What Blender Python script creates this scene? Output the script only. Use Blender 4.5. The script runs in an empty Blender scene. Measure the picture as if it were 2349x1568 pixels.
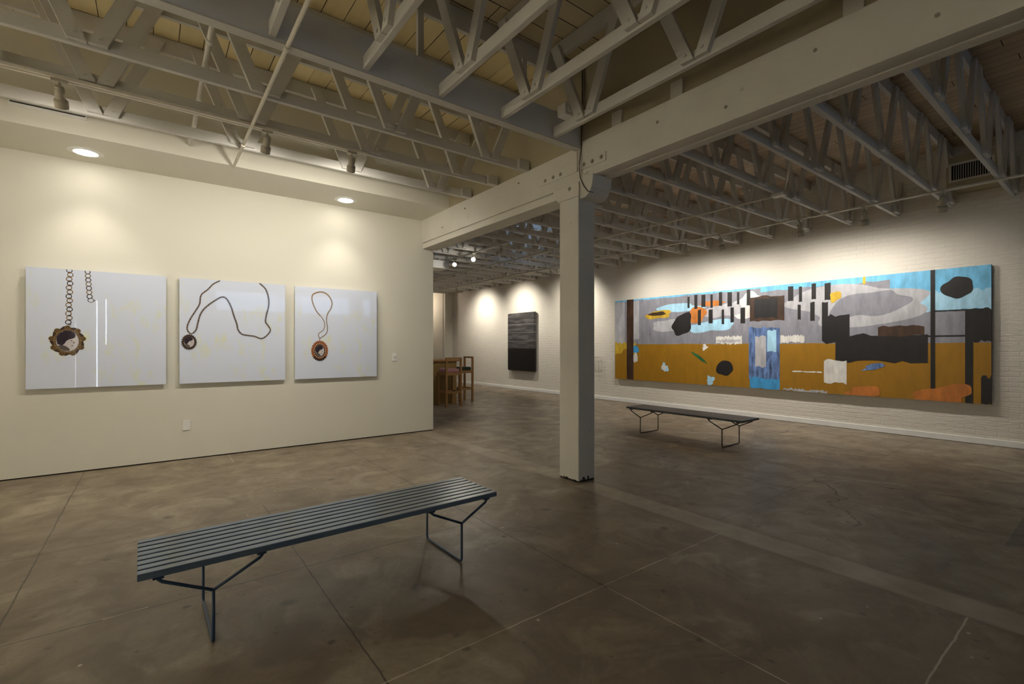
import bpy, bmesh, math, random
from mathutils import Vector, Matrix
random.seed(7)
PI = math.pi
S = bpy.context.scene
COL = S.collection

# ------------------------------------------------------------------ camera, world, exposure
cam_d = bpy.data.cameras.new('camera')
cam_d.sensor_width = 36.0
cam_d.lens = 1090.0 * 36.0 / 2349.0
cam_d.shift_y = 10.0 / 2349.0
cam_d.clip_start = 0.02
cam = bpy.data.objects.new('camera', cam_d)
COL.objects.link(cam)
cam.location = (0, 0, 1.35)
cam.rotation_euler = (PI / 2, 0, -math.radians(37.0712))
S.camera = cam

S.view_settings.view_transform = 'Standard'
S.view_settings.look = 'None'
S.view_settings.gamma = 1.0
S.view_settings.use_curve_mapping = False
S.view_settings.exposure = 0.0

S.cycles.max_bounces = 8; S.cycles.diffuse_bounces = 6; S.cycles.glossy_bounces = 3
S.cycles.use_adaptive_sampling = True; S.cycles.adaptive_threshold = 0.03

w = bpy.data.worlds.new('sky'); S.world = w; w.use_nodes = True
bg = w.node_tree.nodes['Background']
bg.inputs[0].default_value = (0.40, 0.64, 1.0, 1)
bg.inputs[1].default_value = 2.6

WARM = (0.98, 0.905, 0.78)
NEUT = (0.98, 0.915, 0.82)

def lamp_obj(name, kind, loc, energy, color, parent=None, target=None, **kw):
    d = bpy.data.lights.new(name, kind)
    d.energy = energy; d.color = color
    for k, v in kw.items(): setattr(d, k, v)
    o = bpy.data.objects.new(name, d); COL.objects.link(o)
    o.location = loc
    if target is not None:
        o.rotation_euler = (Vector(target) - Vector(loc)).to_track_quat('-Z', 'Y').to_euler()
    if parent:
        o.parent = parent
        o.matrix_parent_inverse = Matrix.Translation(parent.location).inverted()
    return o

# daylight: the opening in the roof and the assumed high window behind the camera are light portals for the sky
def portal(name, loc, rot, sx, sy):
    d = bpy.data.lights.new(name, 'AREA'); d.shape = 'RECTANGLE'; d.size = sx; d.size_y = sy
    d.cycles.is_portal = True
    o = bpy.data.objects.new(name, d); COL.objects.link(o); o.location = loc; o.rotation_euler = rot
portal('skylight_daylight', (7.1, 8.4, 4.32), (0, 0, 0), 0.8, 1.0)
portal('window_daylight', (4.2, -4.55, 2.85), (-PI / 2, 0, 0), 5.2, 0.7)
# area lamp added outside the rear door, stands in for daylight in its gaps
gap_lamp = lamp_obj('door_gap_lamp', 'AREA', (-1.5, -4.75, 1.5), 120.0, (0.86, 0.93, 1.0),
                  target=(-1.5, 0, 1.5), shape='RECTANGLE', size=1.3, size_y=2.7)

# ------------------------------------------------------------------ materials
def newmat(name):
    m = bpy.data.materials.new(name); m.use_nodes = True
    nt = m.node_tree
    return m, nt, nt.nodes['Principled BSDF']

def N(nt, t, **kw):
    n = nt.nodes.new(t)
    for k, v in kw.items():
        if k.startswith('i_'):
            n.inputs[int(k[2:])].default_value = v
        else: setattr(n, k, v)
    return n

def math_(nt, op, a, b=None, c=None, clamp=False):
    n = nt.nodes.new('ShaderNodeMath'); n.operation = op; n.use_clamp = clamp
    for i, v in enumerate((a, b, c)):
        if v is None: continue
        if isinstance(v, (int, float)): n.inputs[i].default_value = v
        else: nt.links.new(v, n.inputs[i])
    return n.outputs[0]

def mixc(nt, fac, a, b, mode='MIX'):
    n = nt.nodes.new('ShaderNodeMix'); n.data_type = 'RGBA'; n.blend_type = mode
    for sock, v in ((n.inputs[0], fac), (n.inputs[6], a), (n.inputs[7], b)):
        if isinstance(v, (int, float)): sock.default_value = v
        elif isinstance(v, tuple): sock.default_value = (*v, 1) if len(v) == 3 else v
        else: nt.links.new(v, sock)
    return n.outputs[2]

def ramp(nt, fac, stops):
    n = nt.nodes.new('ShaderNodeValToRGB')
    e = n.color_ramp.elements
    while len(e) < len(stops): e.new(0.5)
    for i, (p, c) in enumerate(stops):
        e[i].position = p; e[i].color = (*c, 1) if isinstance(c, tuple) else (c, c, c, 1)
    nt.links.new(fac, n.inputs[0])
    return n.outputs[0]

def bump(nt, bsdf, h, strength=0.3, dist=0.01):
    b = nt.nodes.new('ShaderNodeBump'); b.inputs['Strength'].default_value = strength
    b.inputs['Distance'].default_value = dist
    nt.links.new(h, b.inputs['Height']); nt.links.new(b.outputs[0], bsdf.inputs['Normal'])

def simple(name, col, rough=0.5, metal=0.0, var=0.08, scale=8.0, coat=0.0, spec=0.5):
    m, nt, b = newmat(name)
    tc = nt.nodes.new('ShaderNodeTexCoord')
    no = N(nt, 'ShaderNodeTexNoise'); no.inputs['Scale'].default_value = scale; no.inputs['Detail'].default_value = 5
    nt.links.new(tc.outputs['Object'], no.inputs['Vector'])
    c = mixc(nt, no.outputs[0], tuple(v * (1 - var) for v in col), tuple(min(1, v * (1 + var)) for v in col))
    nt.links.new(c, b.inputs['Base Color'])
    b.inputs['Roughness'].default_value = rough; b.inputs['Metallic'].default_value = metal
    b.inputs['Coat Weight'].default_value = coat; b.inputs['Specular IOR Level'].default_value = spec
    return m

def emis(name, col, s):
    m, nt, b = newmat(name)
    b.inputs['Base Color'].default_value = (*col, 1)
    b.inputs['Emission Color'].default_value = (*col, 1); b.inputs['Emission Strength'].default_value = s
    return m

def painted_wood(name, col, grain=(3, 40, 40), dark=0.25, rand=True):
    m, nt, b = newmat(name)
    tc = nt.nodes.new('ShaderNodeTexCoord'); oi = nt.nodes.new('ShaderNodeObjectInfo')
    add = N(nt, 'ShaderNodeVectorMath', operation='ADD')
    nt.links.new(tc.outputs['Object'], add.inputs[0])
    if rand:
        s = math_(nt, 'MULTIPLY', oi.outputs['Random'], 37.0); nt.links.new(s, add.inputs[1])
    mp = nt.nodes.new('ShaderNodeMapping'); mp.inputs['Scale'].default_value = grain
    nt.links.new(add.outputs[0], mp.inputs[0])
    g = N(nt, 'ShaderNodeTexNoise'); g.inputs['Scale'].default_value = 1.0; g.inputs['Detail'].default_value = 8; g.inputs['Roughness'].default_value = 0.65
    nt.links.new(mp.outputs[0], g.inputs['Vector'])
    p = N(nt, 'ShaderNodeTexNoise'); p.inputs['Scale'].default_value = 2.3; p.inputs['Detail'].default_value = 4
    nt.links.new(add.outputs[0], p.inputs['Vector'])
    base = mixc(nt, p.outputs[0], tuple(v * 0.86 for v in col), tuple(min(1, v * 1.1) for v in col))
    crack = ramp(nt, g.outputs[0], [(0.30, 1.0), (0.38, 0.0)])
    cf = math_(nt, 'MULTIPLY', crack, dark)
    c = mixc(nt, cf, base, tuple(v * 0.35 for v in col))
    vo = N(nt, 'ShaderNodeTexVoronoi'); vo.inputs['Scale'].default_value = 3.1
    nt.links.new(add.outputs[0], vo.inputs['Vector'])
    kn = ramp(nt, vo.outputs[0], [(0.03, 1.0), (0.06, 0.0)])
    c = mixc(nt, math_(nt, 'MULTIPLY', kn, 0.35), c, tuple(v * 0.4 for v in col))
    nt.links.new(c, b.inputs['Base Color'])
    b.inputs['Roughness'].default_value = 0.62
    bump(nt, b, g.outputs[0], 0.35, 0.006)
    return m

M = {}
M['truss_x'] = painted_wood('white painted truss timber', (0.60, 0.585, 0.55), (3, 45, 45))
M['beam'] = painted_wood('white painted beam timber', (0.68, 0.655, 0.59), (30, 2.2, 30), 0.15)
M['girder'] = painted_wood('grey white painted girder', (0.68, 0.69, 0.71), (1.5, 25, 25), 0.15)
M['column'] = painted_wood('white painted column timber', (0.68, 0.655, 0.60), (24, 24, 1.6), 0.10)

def drywall(name, col):
    m, nt, b = newmat(name)
    g = nt.nodes.new('ShaderNodeNewGeometry')
    n1 = N(nt, 'ShaderNodeTexNoise'); n1.inputs['Scale'].default_value = 0.8; n1.inputs['Detail'].default_value = 3
    n2 = N(nt, 'ShaderNodeTexNoise'); n2.inputs['Scale'].default_value = 90; n2.inputs['Detail'].default_value = 3
    for n in (n1, n2): nt.links.new(g.outputs['Position'], n.inputs['Vector'])
    c = mixc(nt, n1.outputs[0], tuple(v * 0.96 for v in col), tuple(min(1, v * 1.03) for v in col))
    nt.links.new(c, b.inputs['Base Color']); b.inputs['Roughness'].default_value = 0.7
    bump(nt, b, n2.outputs[0], 0.08, 0.002)
    return m
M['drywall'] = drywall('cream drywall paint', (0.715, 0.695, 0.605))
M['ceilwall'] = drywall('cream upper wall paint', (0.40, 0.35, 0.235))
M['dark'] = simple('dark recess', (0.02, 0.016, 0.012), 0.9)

def brick():
    m, nt, b = newmat('white painted brick')
    g = nt.nodes.new('ShaderNodeNewGeometry')
    sep = nt.nodes.new('ShaderNodeSeparateXYZ'); nt.links.new(g.outputs['Position'], sep.inputs[0])
    com = nt.nodes.new('ShaderNodeCombineXYZ')
    nt.links.new(sep.outputs[1], com.inputs[0]); nt.links.new(sep.outputs[2], com.inputs[1])
    wn = N(nt, 'ShaderNodeTexNoise'); wn.inputs['Scale'].default_value = 5.0; wn.inputs['Detail'].default_value = 3
    nt.links.new(g.outputs['Position'], wn.inputs['Vector'])
    off = N(nt, 'ShaderNodeVectorMath', operation='SCALE'); nt.links.new(wn.outputs[1], off.inputs[0]); off.inputs['Scale'].default_value = 0.022
    ad = N(nt, 'ShaderNodeVectorMath', operation='ADD'); nt.links.new(com.outputs[0], ad.inputs[0]); nt.links.new(off.outputs[0], ad.inputs[1])
    bt = nt.nodes.new('ShaderNodeTexBrick')
    bt.inputs['Scale'].default_value = 1.0; bt.inputs['Brick Width'].default_value = 0.215
    bt.inputs['Row Height'].default_value = 0.068; bt.inputs['Mortar Size'].default_value = 0.007
    bt.inputs['Mortar Smooth'].default_value = 0.8
    bt.inputs['Color1'].default_value = (1, 1, 1, 1); bt.inputs['Color2'].default_value = (0.86, 0.86, 0.86, 1); bt.inputs['Mortar'].default_value = (0.35, 0.35, 0.35, 1)
    nt.links.new(ad.outputs[0], bt.inputs['Vector'])
    n1 = N(nt, 'ShaderNodeTexNoise'); n1.inputs['Scale'].default_value = 14; n1.inputs['Detail'].default_value = 6
    mp = nt.nodes.new('ShaderNodeMapping'); mp.inputs['Scale'].default_value = (1, 1, 2.6)
    nt.links.new(g.outputs['Position'], mp.inputs[0]); nt.links.new(mp.outputs[0], n1.inputs['Vector'])
    n2 = N(nt, 'ShaderNodeTexNoise'); n2.inputs['Scale'].default_value = 0.9; n2.inputs['Detail'].default_value = 4
    nt.links.new(g.outputs['Position'], n2.inputs['Vector'])
    base = mixc(nt, n2.outputs[0], (0.66, 0.62, 0.545), (0.75, 0.71, 0.635))
    c = mixc(nt, 0.06, base, bt.outputs[0], 'MULTIPLY')
    nt.links.new(c, b.inputs['Base Color']); b.inputs['Roughness'].default_value = 0.55
    # thick paint hides the courses in patches
    pm = N(nt, 'ShaderNodeTexNoise'); pm.inputs['Scale'].default_value = 1.3
    nt.links.new(g.outputs['Position'], pm.inputs['Vector'])
    amt = ramp(nt, pm.outputs[0], [(0.38, 0.35), (0.6, 1.0)])
    hb = math_(nt, 'MULTIPLY', bt.outputs[0], amt)
    h = math_(nt, 'ADD', hb, math_(nt, 'MULTIPLY', n1.outputs[0], 1.3))
    bump(nt, b, h, 0.42, 0.011)
    return m
M['brick'] = brick()

def deck(name, axis, col, pitch=0.19):
    """roof boards running along world `axis`, with dark gaps between them"""
    m, nt, b = newmat(name)
    g = nt.nodes.new('ShaderNodeNewGeometry')
    sep = nt.nodes.new('ShaderNodeSeparateXYZ'); nt.links.new(g.outputs['Position'], sep.inputs[0])
    across = sep.outputs[1 - axis]; along = sep.outputs[axis]
    t = math_(nt, 'DIVIDE', across, pitch)
    fl = math_(nt, 'FLOOR', t); fr = math_(nt, 'FRACT', t)
    wv = N(nt, 'ShaderNodeTexNoise'); wv.inputs['Scale'].default_value = 1.3; wv.inputs['Detail'].default_value = 2
    nt.links.new(g.outputs['Position'], wv.inputs['Vector'])
    gw = math_(nt, 'MULTIPLY', math_(nt, 'SUBTRACT', wv.outputs[0], 0.24), 0.13)
    gap = math_(nt, 'LESS_THAN', fr, gw)
    rn = N(nt, 'ShaderNodeTexWhiteNoise', noise_dimensions='1D'); nt.links.new(fl, rn.inputs['W'])
    off = math_(nt, 'MULTIPLY', rn.outputs[0], 3.0)
    e = math_(nt, 'FRACT', math_(nt, 'DIVIDE', math_(nt, 'ADD', along, off), 2.4))
    eg = math_(nt, 'LESS_THAN', e, 0.003)
    dk = math_(nt, 'MAXIMUM', gap, eg)
    shade = math_(nt, 'ADD', 0.84, math_(nt, 'MULTIPLY', rn.outputs[0], 0.26))
    hs = N(nt, 'ShaderNodeHueSaturation'); hs.inputs['Color'].default_value = (*col, 1)
    nt.links.new(shade, hs.inputs['Value'])
    n1 = N(nt, 'ShaderNodeTexNoise'); n1.inputs['Scale'].default_value = 3.0; n1.inputs['Detail'].default_value = 6
    mp = nt.nodes.new('ShaderNodeMapping'); sc = [8, 8, 8]; sc[axis] = 1.0; mp.inputs['Scale'].default_value = sc
    nt.links.new(g.outputs['Position'], mp.inputs[0]); nt.links.new(mp.outputs[0], n1.inputs['Vector'])
    c = mixc(nt, math_(nt, 'MULTIPLY', n1.outputs[0], 0.35), hs.outputs[0], tuple(v * 0.55 for v in col))
    c = mixc(nt, dk, c, (0.03, 0.022, 0.012))
    nt.links.new(c, b.inputs['Base Color']); b.inputs['Roughness'].default_value = 0.7
    bump(nt, b, n1.outputs[0], 0.3, 0.006)
    return m
M['deck_y'] = deck('cream roof boards running to the far wall', 1, (0.86, 0.72, 0.40))
M['deck_x'] = deck('cream roof boards running across', 0, (0.70, 0.60, 0.40))
M['deck_r'] = deck('brownish roof boards of the brick wall bay', 1, (0.62, 0.49, 0.35), 0.14)

def concrete():
    m, nt, b = newmat('stained polished concrete')
    g = nt.nodes.new('ShaderNodeNewGeometry'); P = g.outputs['Position']
    sep = nt.nodes.new('ShaderNodeSeparateXYZ'); nt.links.new(P, sep.inputs[0])
    X, Y = sep.outputs[0], sep.outputs[1]
    def noise(sc, det=5, rough=0.55, dist=0.0):
        n = N(nt, 'ShaderNodeTexNoise'); n.inputs['Scale'].default_value = sc; n.inputs['Detail'].default_value = det
        n.inputs['Roughness'].default_value = rough; n.inputs['Distortion'].default_value = dist
        nt.links.new(P, n.inputs['Vector']); return n.outputs[0]
    big, mid, fine, cl = noise(0.7, 4), noise(3.2, 8, 0.65, 0.6), noise(28, 6, 0.7), noise(1.7, 6, 0.6, 1.2)
    c = ramp(nt, big, [(0.32, (0.182, 0.14, 0.094)), (0.5, (0.23, 0.183, 0.126)), (0.68, (0.285, 0.228, 0.155))])
    c = mixc(nt, ramp(nt, mid, [(0.40, 1.0), (0.58, 0.0)]), c, mixc(nt, 0.42, c, (0.10, 0.078, 0.058)))
    c = mixc(nt, math_(nt, 'MULTIPLY', ramp(nt, cl, [(0.52, 0.0), (0.66, 1.0)]), 0.5), c, (0.44, 0.38, 0.285))
    c = mixc(nt, math_(nt, 'MULTIPLY', ramp(nt, fine, [(0.35, 1.0), (0.6, 0.0)]), 0.3), c, (0.16, 0.125, 0.09))
    # scattered dark drips and worn blotches
    for sc, r0, r1, dens, amt in ((1.5, 0.06, 0.20, 0.5, 0.85), (3.6, 0.08, 0.20, 0.55, 0.85), (8.0, 0.09, 0.19, 0.40, 0.85), (17.0, 0.08, 0.2, 0.25, 0.8)):
        wob = N(nt, 'ShaderNodeVectorMath', operation='SCALE')
        wn = N(nt, 'ShaderNodeTexNoise'); wn.inputs['Scale'].default_value = sc * 3; wn.inputs['Detail'].default_value = 4
        nt.links.new(P, wn.inputs['Vector']); nt.links.new(wn.outputs[1], wob.inputs[0]); wob.inputs['Scale'].default_value = 0.28 / sc
        ad = N(nt, 'ShaderNodeVectorMath', operation='ADD'); nt.links.new(P, ad.inputs[0]); nt.links.new(wob.outputs[0], ad.inputs[1])
        v = N(nt, 'ShaderNodeTexVoronoi'); v.inputs['Scale'].default_value = sc; nt.links.new(ad.outputs[0], v.inputs['Vector'])
        sc2 = nt.nodes.new('ShaderNodeSeparateColor'); nt.links.new(v.outputs['Color'], sc2.inputs[0])
        on = math_(nt, 'LESS_THAN', sc2.outputs[0], dens)
        sp = math_(nt, 'MULTIPLY', ramp(nt, v.outputs['Distance'], [(r0, 1.0), (r1, 0.0)]), on)
        c = mixc(nt, math_(nt, 'MULTIPLY', sp, math_(nt, 'MULTIPLY', sc2.outputs[1], amt)), c, (0.07, 0.055, 0.042))
    # small pale paint drips
    v = N(nt, 'ShaderNodeTexVoronoi'); v.inputs['Scale'].default_value = 5.5; nt.links.new(P, v.inputs['Vector'])
    sc2 = nt.nodes.new('ShaderNodeSeparateColor'); nt.links.new(v.outputs['Color'], sc2.inputs[0])
    sp = math_(nt, 'MULTIPLY', math_(nt, 'LESS_THAN', v.outputs['Distance'], 0.05), math_(nt, 'LESS_THAN', sc2.outputs[2], 0.12))
    c = mixc(nt, math_(nt, 'MULTIPLY', sp, 0.7), c, (0.62, 0.56, 0.46))
    wob = math_(nt, 'MULTIPLY', math_(nt, 'SUBTRACT', noise(6, 4), 0.5), 0.02)
    def band(A, B, a0, b0, b1, hw, soft=0.0, wobble=True):
        a = math_(nt, 'ADD', A, wob) if wobble else A
        d = math_(nt, 'ABSOLUTE', math_(nt, 'SUBTRACT', a, a0))
        if soft: k = math_(nt, 'SUBTRACT', 1.0, math_(nt, 'DIVIDE', math_(nt, 'SUBTRACT', d, hw), soft), clamp=True)
        else: k = math_(nt, 'LESS_THAN', d, hw)
        k = math_(nt, 'MULTIPLY', k, math_(nt, 'GREATER_THAN', B, b0))
        return math_(nt, 'MULTIPLY', k, math_(nt, 'LESS_THAN', B, b1))
    # pale concrete strip under the main beam, darker at its rims
    edge = math_(nt, 'MULTIPLY', band(X, Y, 3.37, -6, 3.3, 0.14, 0.09), 0.55)
    c = mixc(nt, edge, c, mixc(nt, 0.45, c, (0.06, 0.045, 0.035)))
    st = math_(nt, 'MULTIPLY', band(X, Y, 3.37, -6, 3.3, 0.105, 0.03), math_(nt, 'ADD', 0.25, math_(nt, 'MULTIPLY', mid, 0.7)))
    c = mixc(nt, st, c, (0.40, 0.345, 0.265))
    st = math_(nt, 'MULTIPLY', band(X, Y, 3.40, 3.6, 9, 0.09, 0.05), 0.25)
    c = mixc(nt, st, c, (0.50, 0.44, 0.35))
    # darker slab at the far right
    sl = math_(nt, 'MULTIPLY', math_(nt, 'LESS_THAN', Y, 0.56), math_(nt, 'GREATER_THAN', math_(nt, 'ADD', X, math_(nt, 'MULTIPLY', mid, 0.5)), 4.9))
    c = mixc(nt, math_(nt, 'MULTIPLY', sl, 0.6), c, (0.05, 0.05, 0.045))
    dk, lt = [], []
    D = lambda *a: dk.append(band(*a))
    D(X, Y, -0.59, -6, 6.87, 0.0042); D(X, Y, 0.75, 1.8, 4.5, 0.0042); D(X, Y, 2.03, 1.8, 6.8, 0.004)
    D(Y, X, 4.30, -3.3, 3.3, 0.004); D(Y, X, 3.09, -0.05, 1.85, 0.0042); D(Y, X, 3.09, -3.0, -0.2, 0.004)
    D(Y, X, 1.98, 3.5, 6.4, 0.0036); D(Y, X, 1.90, 6.9, 9.1, 0.0042); D(X, Y, 4.85, 0.6, 9.0, 0.0042)
    D(X, Y, 6.35, 2.0, 12, 0.0036); D(Y, X, 4.85, 6.3, 9.1, 0.0036); D(Y, X, 3.4, 6.3, 9.1, 0.0036)
    D(Y, X, 8.2, 3.6, 9.1, 0.0042); D(Y, X, 5.95, -3.3, 3.3, 0.003)
    for a in ((Y, X, 1.83, -3.3, 3.3, 0.0036), (X, Y, 2.03, -6, 1.8, 0.0036), (X, Y, 0.75, -6, 1.8, 0.004), (X, Y, 0.75, 6.4, 6.87, 0.0036), (Y, X, 0.52, 2.05, 3.24, 0.0042),
              (Y, X, 3.09, -0.9, -0.62, 0.004), (Y, X, 3.10, -0.2, -0.02, 0.004)):
        lt.append(band(*a))
    # cracks
    def crack(sc, th, x0, x1, y0, y1):
        v = N(nt, 'ShaderNodeTexVoronoi', feature='DISTANCE_TO_EDGE'); v.inputs['Scale'].default_value = sc
        wn = N(nt, 'ShaderNodeTexNoise'); wn.inputs['Scale'].default_value = 3; wn.inputs['Detail'].default_value = 6
        nt.links.new(P, wn.inputs['Vector'])
        s_ = N(nt, 'ShaderNodeVectorMath', operation='SCALE'); nt.links.new(wn.outputs[1], s_.inputs[0]); s_.inputs['Scale'].default_value = 0.35
        a_ = N(nt, 'ShaderNodeVectorMath', operation='ADD'); nt.links.new(P, a_.inputs[0]); nt.links.new(s_.outputs[0], a_.inputs[1])
        nt.links.new(a_.outputs[0], v.inputs['Vector'])
        k = math_(nt, 'LESS_THAN', v.outputs['Distance'], th)
        for V_, lo, hi in ((X, x0, x1), (Y, y0, y1)):
            k = math_(nt, 'MULTIPLY', k, math_(nt, 'MULTIPLY', math_(nt, 'GREATER_THAN', V_, lo), math_(nt, 'LESS_THAN', V_, hi)))
        return k
    dk.append(crack(0.42, 0.004, 4.2, 9.0, 0.2, 4.0))
    def mx(l):
        r = l[0]
        for v in l[1:]: r = math_(nt, 'MAXIMUM', r, v)
        return r
    dkm = math_(nt, 'MULTIPLY', mx(dk), math_(nt, 'ADD', 0.35, math_(nt, 'MULTIPLY', big, 0.9), clamp=True))
    c = mixc(nt, dkm, c, (0.05, 0.038, 0.028))
    ltm = math_(nt, 'MULTIPLY', mx(lt), ramp(nt, mid, [(0.36, 0.15), (0.56, 0.8)]))
    c = mixc(nt, ltm, c, (0.58, 0.50, 0.40))
    nt.links.new(c, b.inputs['Base Color'])
    r = ramp(nt, mid, [(0.3, 0.5), (0.7, 0.34)])
    nt.links.new(r, b.inputs['Roughness'])
    b.inputs['Specular IOR Level'].default_value = 0.4
    bump(nt, b, math_(nt, 'SUBTRACT', math_(nt, 'ADD', mid, math_(nt, 'MULTIPLY', fine, 0.3)), mx(dk)), 0.12, 0.006)
    return m
M['floor'] = concrete()

M['white'] = simple('white painted metal', (0.70, 0.68, 0.62), 0.45)
M['plate'] = simple('white plastic plate', (0.82, 0.82, 0.80), 0.35)
M['cream'] = simple('cream painted pipe', (0.66, 0.62, 0.52), 0.5)
M['head'] = simple('beige lamp housing', (0.42, 0.385, 0.30), 0.45)
M['black'] = simple('black cable', (0.02, 0.018, 0.015), 0.5)
M['bluebench'] = simple('slate blue bench paint', (0.105, 0.155, 0.215), 0.30, var=0.15, scale=5, coat=0.4)
M['bluerod'] = simple('navy blue steel rod paint', (0.03, 0.06, 0.11), 0.35, var=0.15)
M['darkbench'] = simple('worn dark bench paint', (0.055, 0.06, 0.068), 0.38, var=0.5, scale=3)
M['darkrod'] = simple('dark steel rod paint', (0.028, 0.026, 0.028), 0.4)
M['oak'] = painted_wood('honey brown wood', (0.33, 0.17, 0.055), (14, 14, 2), 0.3)
M['oakd'] = painted_wood('mustard brown wood panel', (0.26, 0.165, 0.045), (14, 14, 2), 0.2)
M['rose'] = simple('dusty rose cushion', (0.42, 0.20, 0.21), 0.9)
M['green'] = simple('dark green cushion', (0.03, 0.045, 0.025), 0.9)
M['lens'] = emis('lit lamp lens', (1.0, 0.95, 0.84), 22.0)
M['lensb'] = emis('lit spot lens', (1.0, 0.93, 0.84), 30.0)
M['bolt'] = simple('painted bolt', (0.36, 0.33, 0.27), 0.5)
M['canvas_side'] = simple('dark canvas edge', (0.06, 0.065, 0.075), 0.8)
M['grille'] = simple('white grille metal', (0.62, 0.60, 0.55), 0.5)

# ------------------------------------------------------------------ mesh helpers
def bx(bm, x0, x1, y0, y1, z0, z1, mi=0):
    vs = [bm.verts.new((x, y, z)) for z in (z0, z1) for x, y in ((x0, y0), (x1, y0), (x1, y1), (x0, y1))]
    fs = []
    for q in ((0, 3, 2, 1), (4, 5, 6, 7), (0, 1, 5, 4), (1, 2, 6, 5), (2, 3, 7, 6), (3, 0, 4, 7)):
        f = bm.faces.new([vs[i] for i in q]); f.material_index = mi; fs.append(f)
    return fs

def cyl(bm, p0, p1, r0, r1=None, n=16, mi=0, caps=True):
    p0, p1 = Vector(p0), Vector(p1); r1 = r0 if r1 is None else r1
    d = (p1 - p0).normalized(); a = d.orthogonal().normalized(); b_ = d.cross(a)
    A, B = [], []
    for i in range(n):
        t = 2 * PI * i / n; v = a * math.cos(t) + b_ * math.sin(t)
        A.append(bm.verts.new(p0 + v * r0)); B.append(bm.verts.new(p1 + v * r1))
    for i in range(n):
        j = (i + 1) % n
        f = bm.faces.new((A[i], A[j], B[j], B[i])); f.smooth = True; f.material_index = mi
    if caps:
        f = bm.faces.new(A[::-1]); f.material_index = mi
        f = bm.faces.new(B); f.material_index = mi

def tube(bm, pts, r, n=10, mi=0):
    pts = [Vector(p) for p in pts]; rings = []
    prev = None
    for i, p in enumerate(pts):
        if i == 0: d = pts[1] - p
        elif i == len(pts) - 1: d = p - pts[-2]
        else: d = (p - pts[i - 1]).normalized() + (pts[i + 1] - p).normalized()
        d.normalize()
        a = d.orthogonal().normalized() if prev is None else (prev - d * prev.dot(d)).normalized()
        prev = a; b_ = d.cross(a)
        rings.append([bm.verts.new(p + (a * math.cos(2 * PI * k / n) + b_ * math.sin(2 * PI * k / n)) * r) for k in range(n)])
    for R0, R1 in zip(rings, rings[1:]):
        for k in range(n):
            j = (k + 1) % n
            f = bm.faces.new((R0[k], R0[j], R1[j], R1[k])); f.smooth = True; f.material_index = mi
    bm.faces.new(rings[0][::-1]).material_index = mi; bm.faces.new(rings[-1]).material_index = mi

def prism(bm, poly, y0, y1, axis=1, mi=0):
    """extrude polygon (list of 2-D points) along axis from y0 to y1"""
    def mk(u, v, t):
        return {0: (t, u, v), 1: (u, t, v), 2: (u, v, t)}[axis]
    A = [bm.verts.new(mk(u, v, y0)) for u, v in poly]; B = [bm.verts.new(mk(u, v, y1)) for u, v in poly]
    n = len(poly)
    bm.faces.new(A).material_index = mi; bm.faces.new(B[::-1]).material_index = mi
    for i in range(n):
        bm.faces.new((A[i], B[i], B[(i + 1) % n], A[(i + 1) % n])).material_index = mi

def build(name, bm, mats, parent=None, loc=(0, 0, 0), bevel=0.0, rec=True):
    if rec: bmesh.ops.recalc_face_normals(bm, faces=bm.faces)
    me = bpy.data.meshes.new(name); bm.to_mesh(me); bm.free()
    for m in (mats if isinstance(mats, (list, tuple)) else [mats]): me.materials.append(m)
    o = bpy.data.objects.new(name, me); COL.objects.link(o)
    if parent: o.parent = parent
    o.location = loc
    if bevel:
        b = o.modifiers.new('bevel', 'BEVEL'); b.width = bevel; b.segments = 2; b.limit_method = 'ANGLE'
    return o

def mesh(name, fn, mats, parent=None, **kw):
    bm = bmesh.new(); fn(bm); return build(name, bm, mats, parent, **kw)

def tag(o, label=None, cat=None, group=None, kind=None):
    if label: o['label'] = label
    if cat: o['category'] = cat
    if group: o['group'] = group
    if kind: o['kind'] = kind
    return o

def thing(name, loc, label, cat, group=None, rz=0.0):
    o = bpy.data.objects.new(name, None); COL.objects.link(o); o.empty_display_size = 0.1
    o.location = loc; o.rotation_euler = (0, 0, rz)
    return tag(o, label, cat, group)

def struct(name, boxes, mats, bevel=0.0):
    bm = bmesh.new()
    for b_ in boxes: bx(bm, *b_)
    return tag(build(name, bm, mats, bevel=bevel), kind='structure')

def copy_thing(root, loc, label, rz=None):
    r = root.copy(); COL.objects.link(r); r.location = loc; r['label'] = label
    if rz is not None: r.rotation_euler = (0, 0, rz)
    for ch in root.children:
        c = ch.copy(); COL.objects.link(c); c.parent = r
        for g in ch.children:
            d = g.copy(); COL.objects.link(d); d.parent = c
    return r

# ------------------------------------------------------------------ setting
ZC = 4.20
struct('floor', [(-3.4, 9.3, -4.6, 18.0, -0.2, 0.0)], M['floor'])
struct('wall_left', [(-3.4, 3.60, 6.87, 7.02, 0.014, ZC, 0), (-3.4, 3.585, 6.885, 7.005, 0.0, 0.014, 1)], [M['drywall'], M['dark']])  # shadow of the gap under the wall painted as a near-black strip
struct('wall_right', [(9.12, 9.32, -4.6, 18.0, 0.0, ZC + 0.1)], M['brick'])
struct('wall_far', [(8.80, 9.12, 15.84, 15.98, 0.0, ZC), (8.78, 8.86, 15.98, 17.5, 0, ZC), (3.0, 9.12, 17.5, 17.65, 0.0, ZC)], M['drywall'])
struct('wall_hall', [(3.0, 3.2, 7.02, 17.5, 0.0, ZC), (3.2, 3.6, 7.02, 7.10, 0.0, ZC)], M['drywall'])
struct('wall_west', [(-3.55, -3.4, -4.6, 7.02, 0.0, ZC)], M['drywall'])
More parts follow.
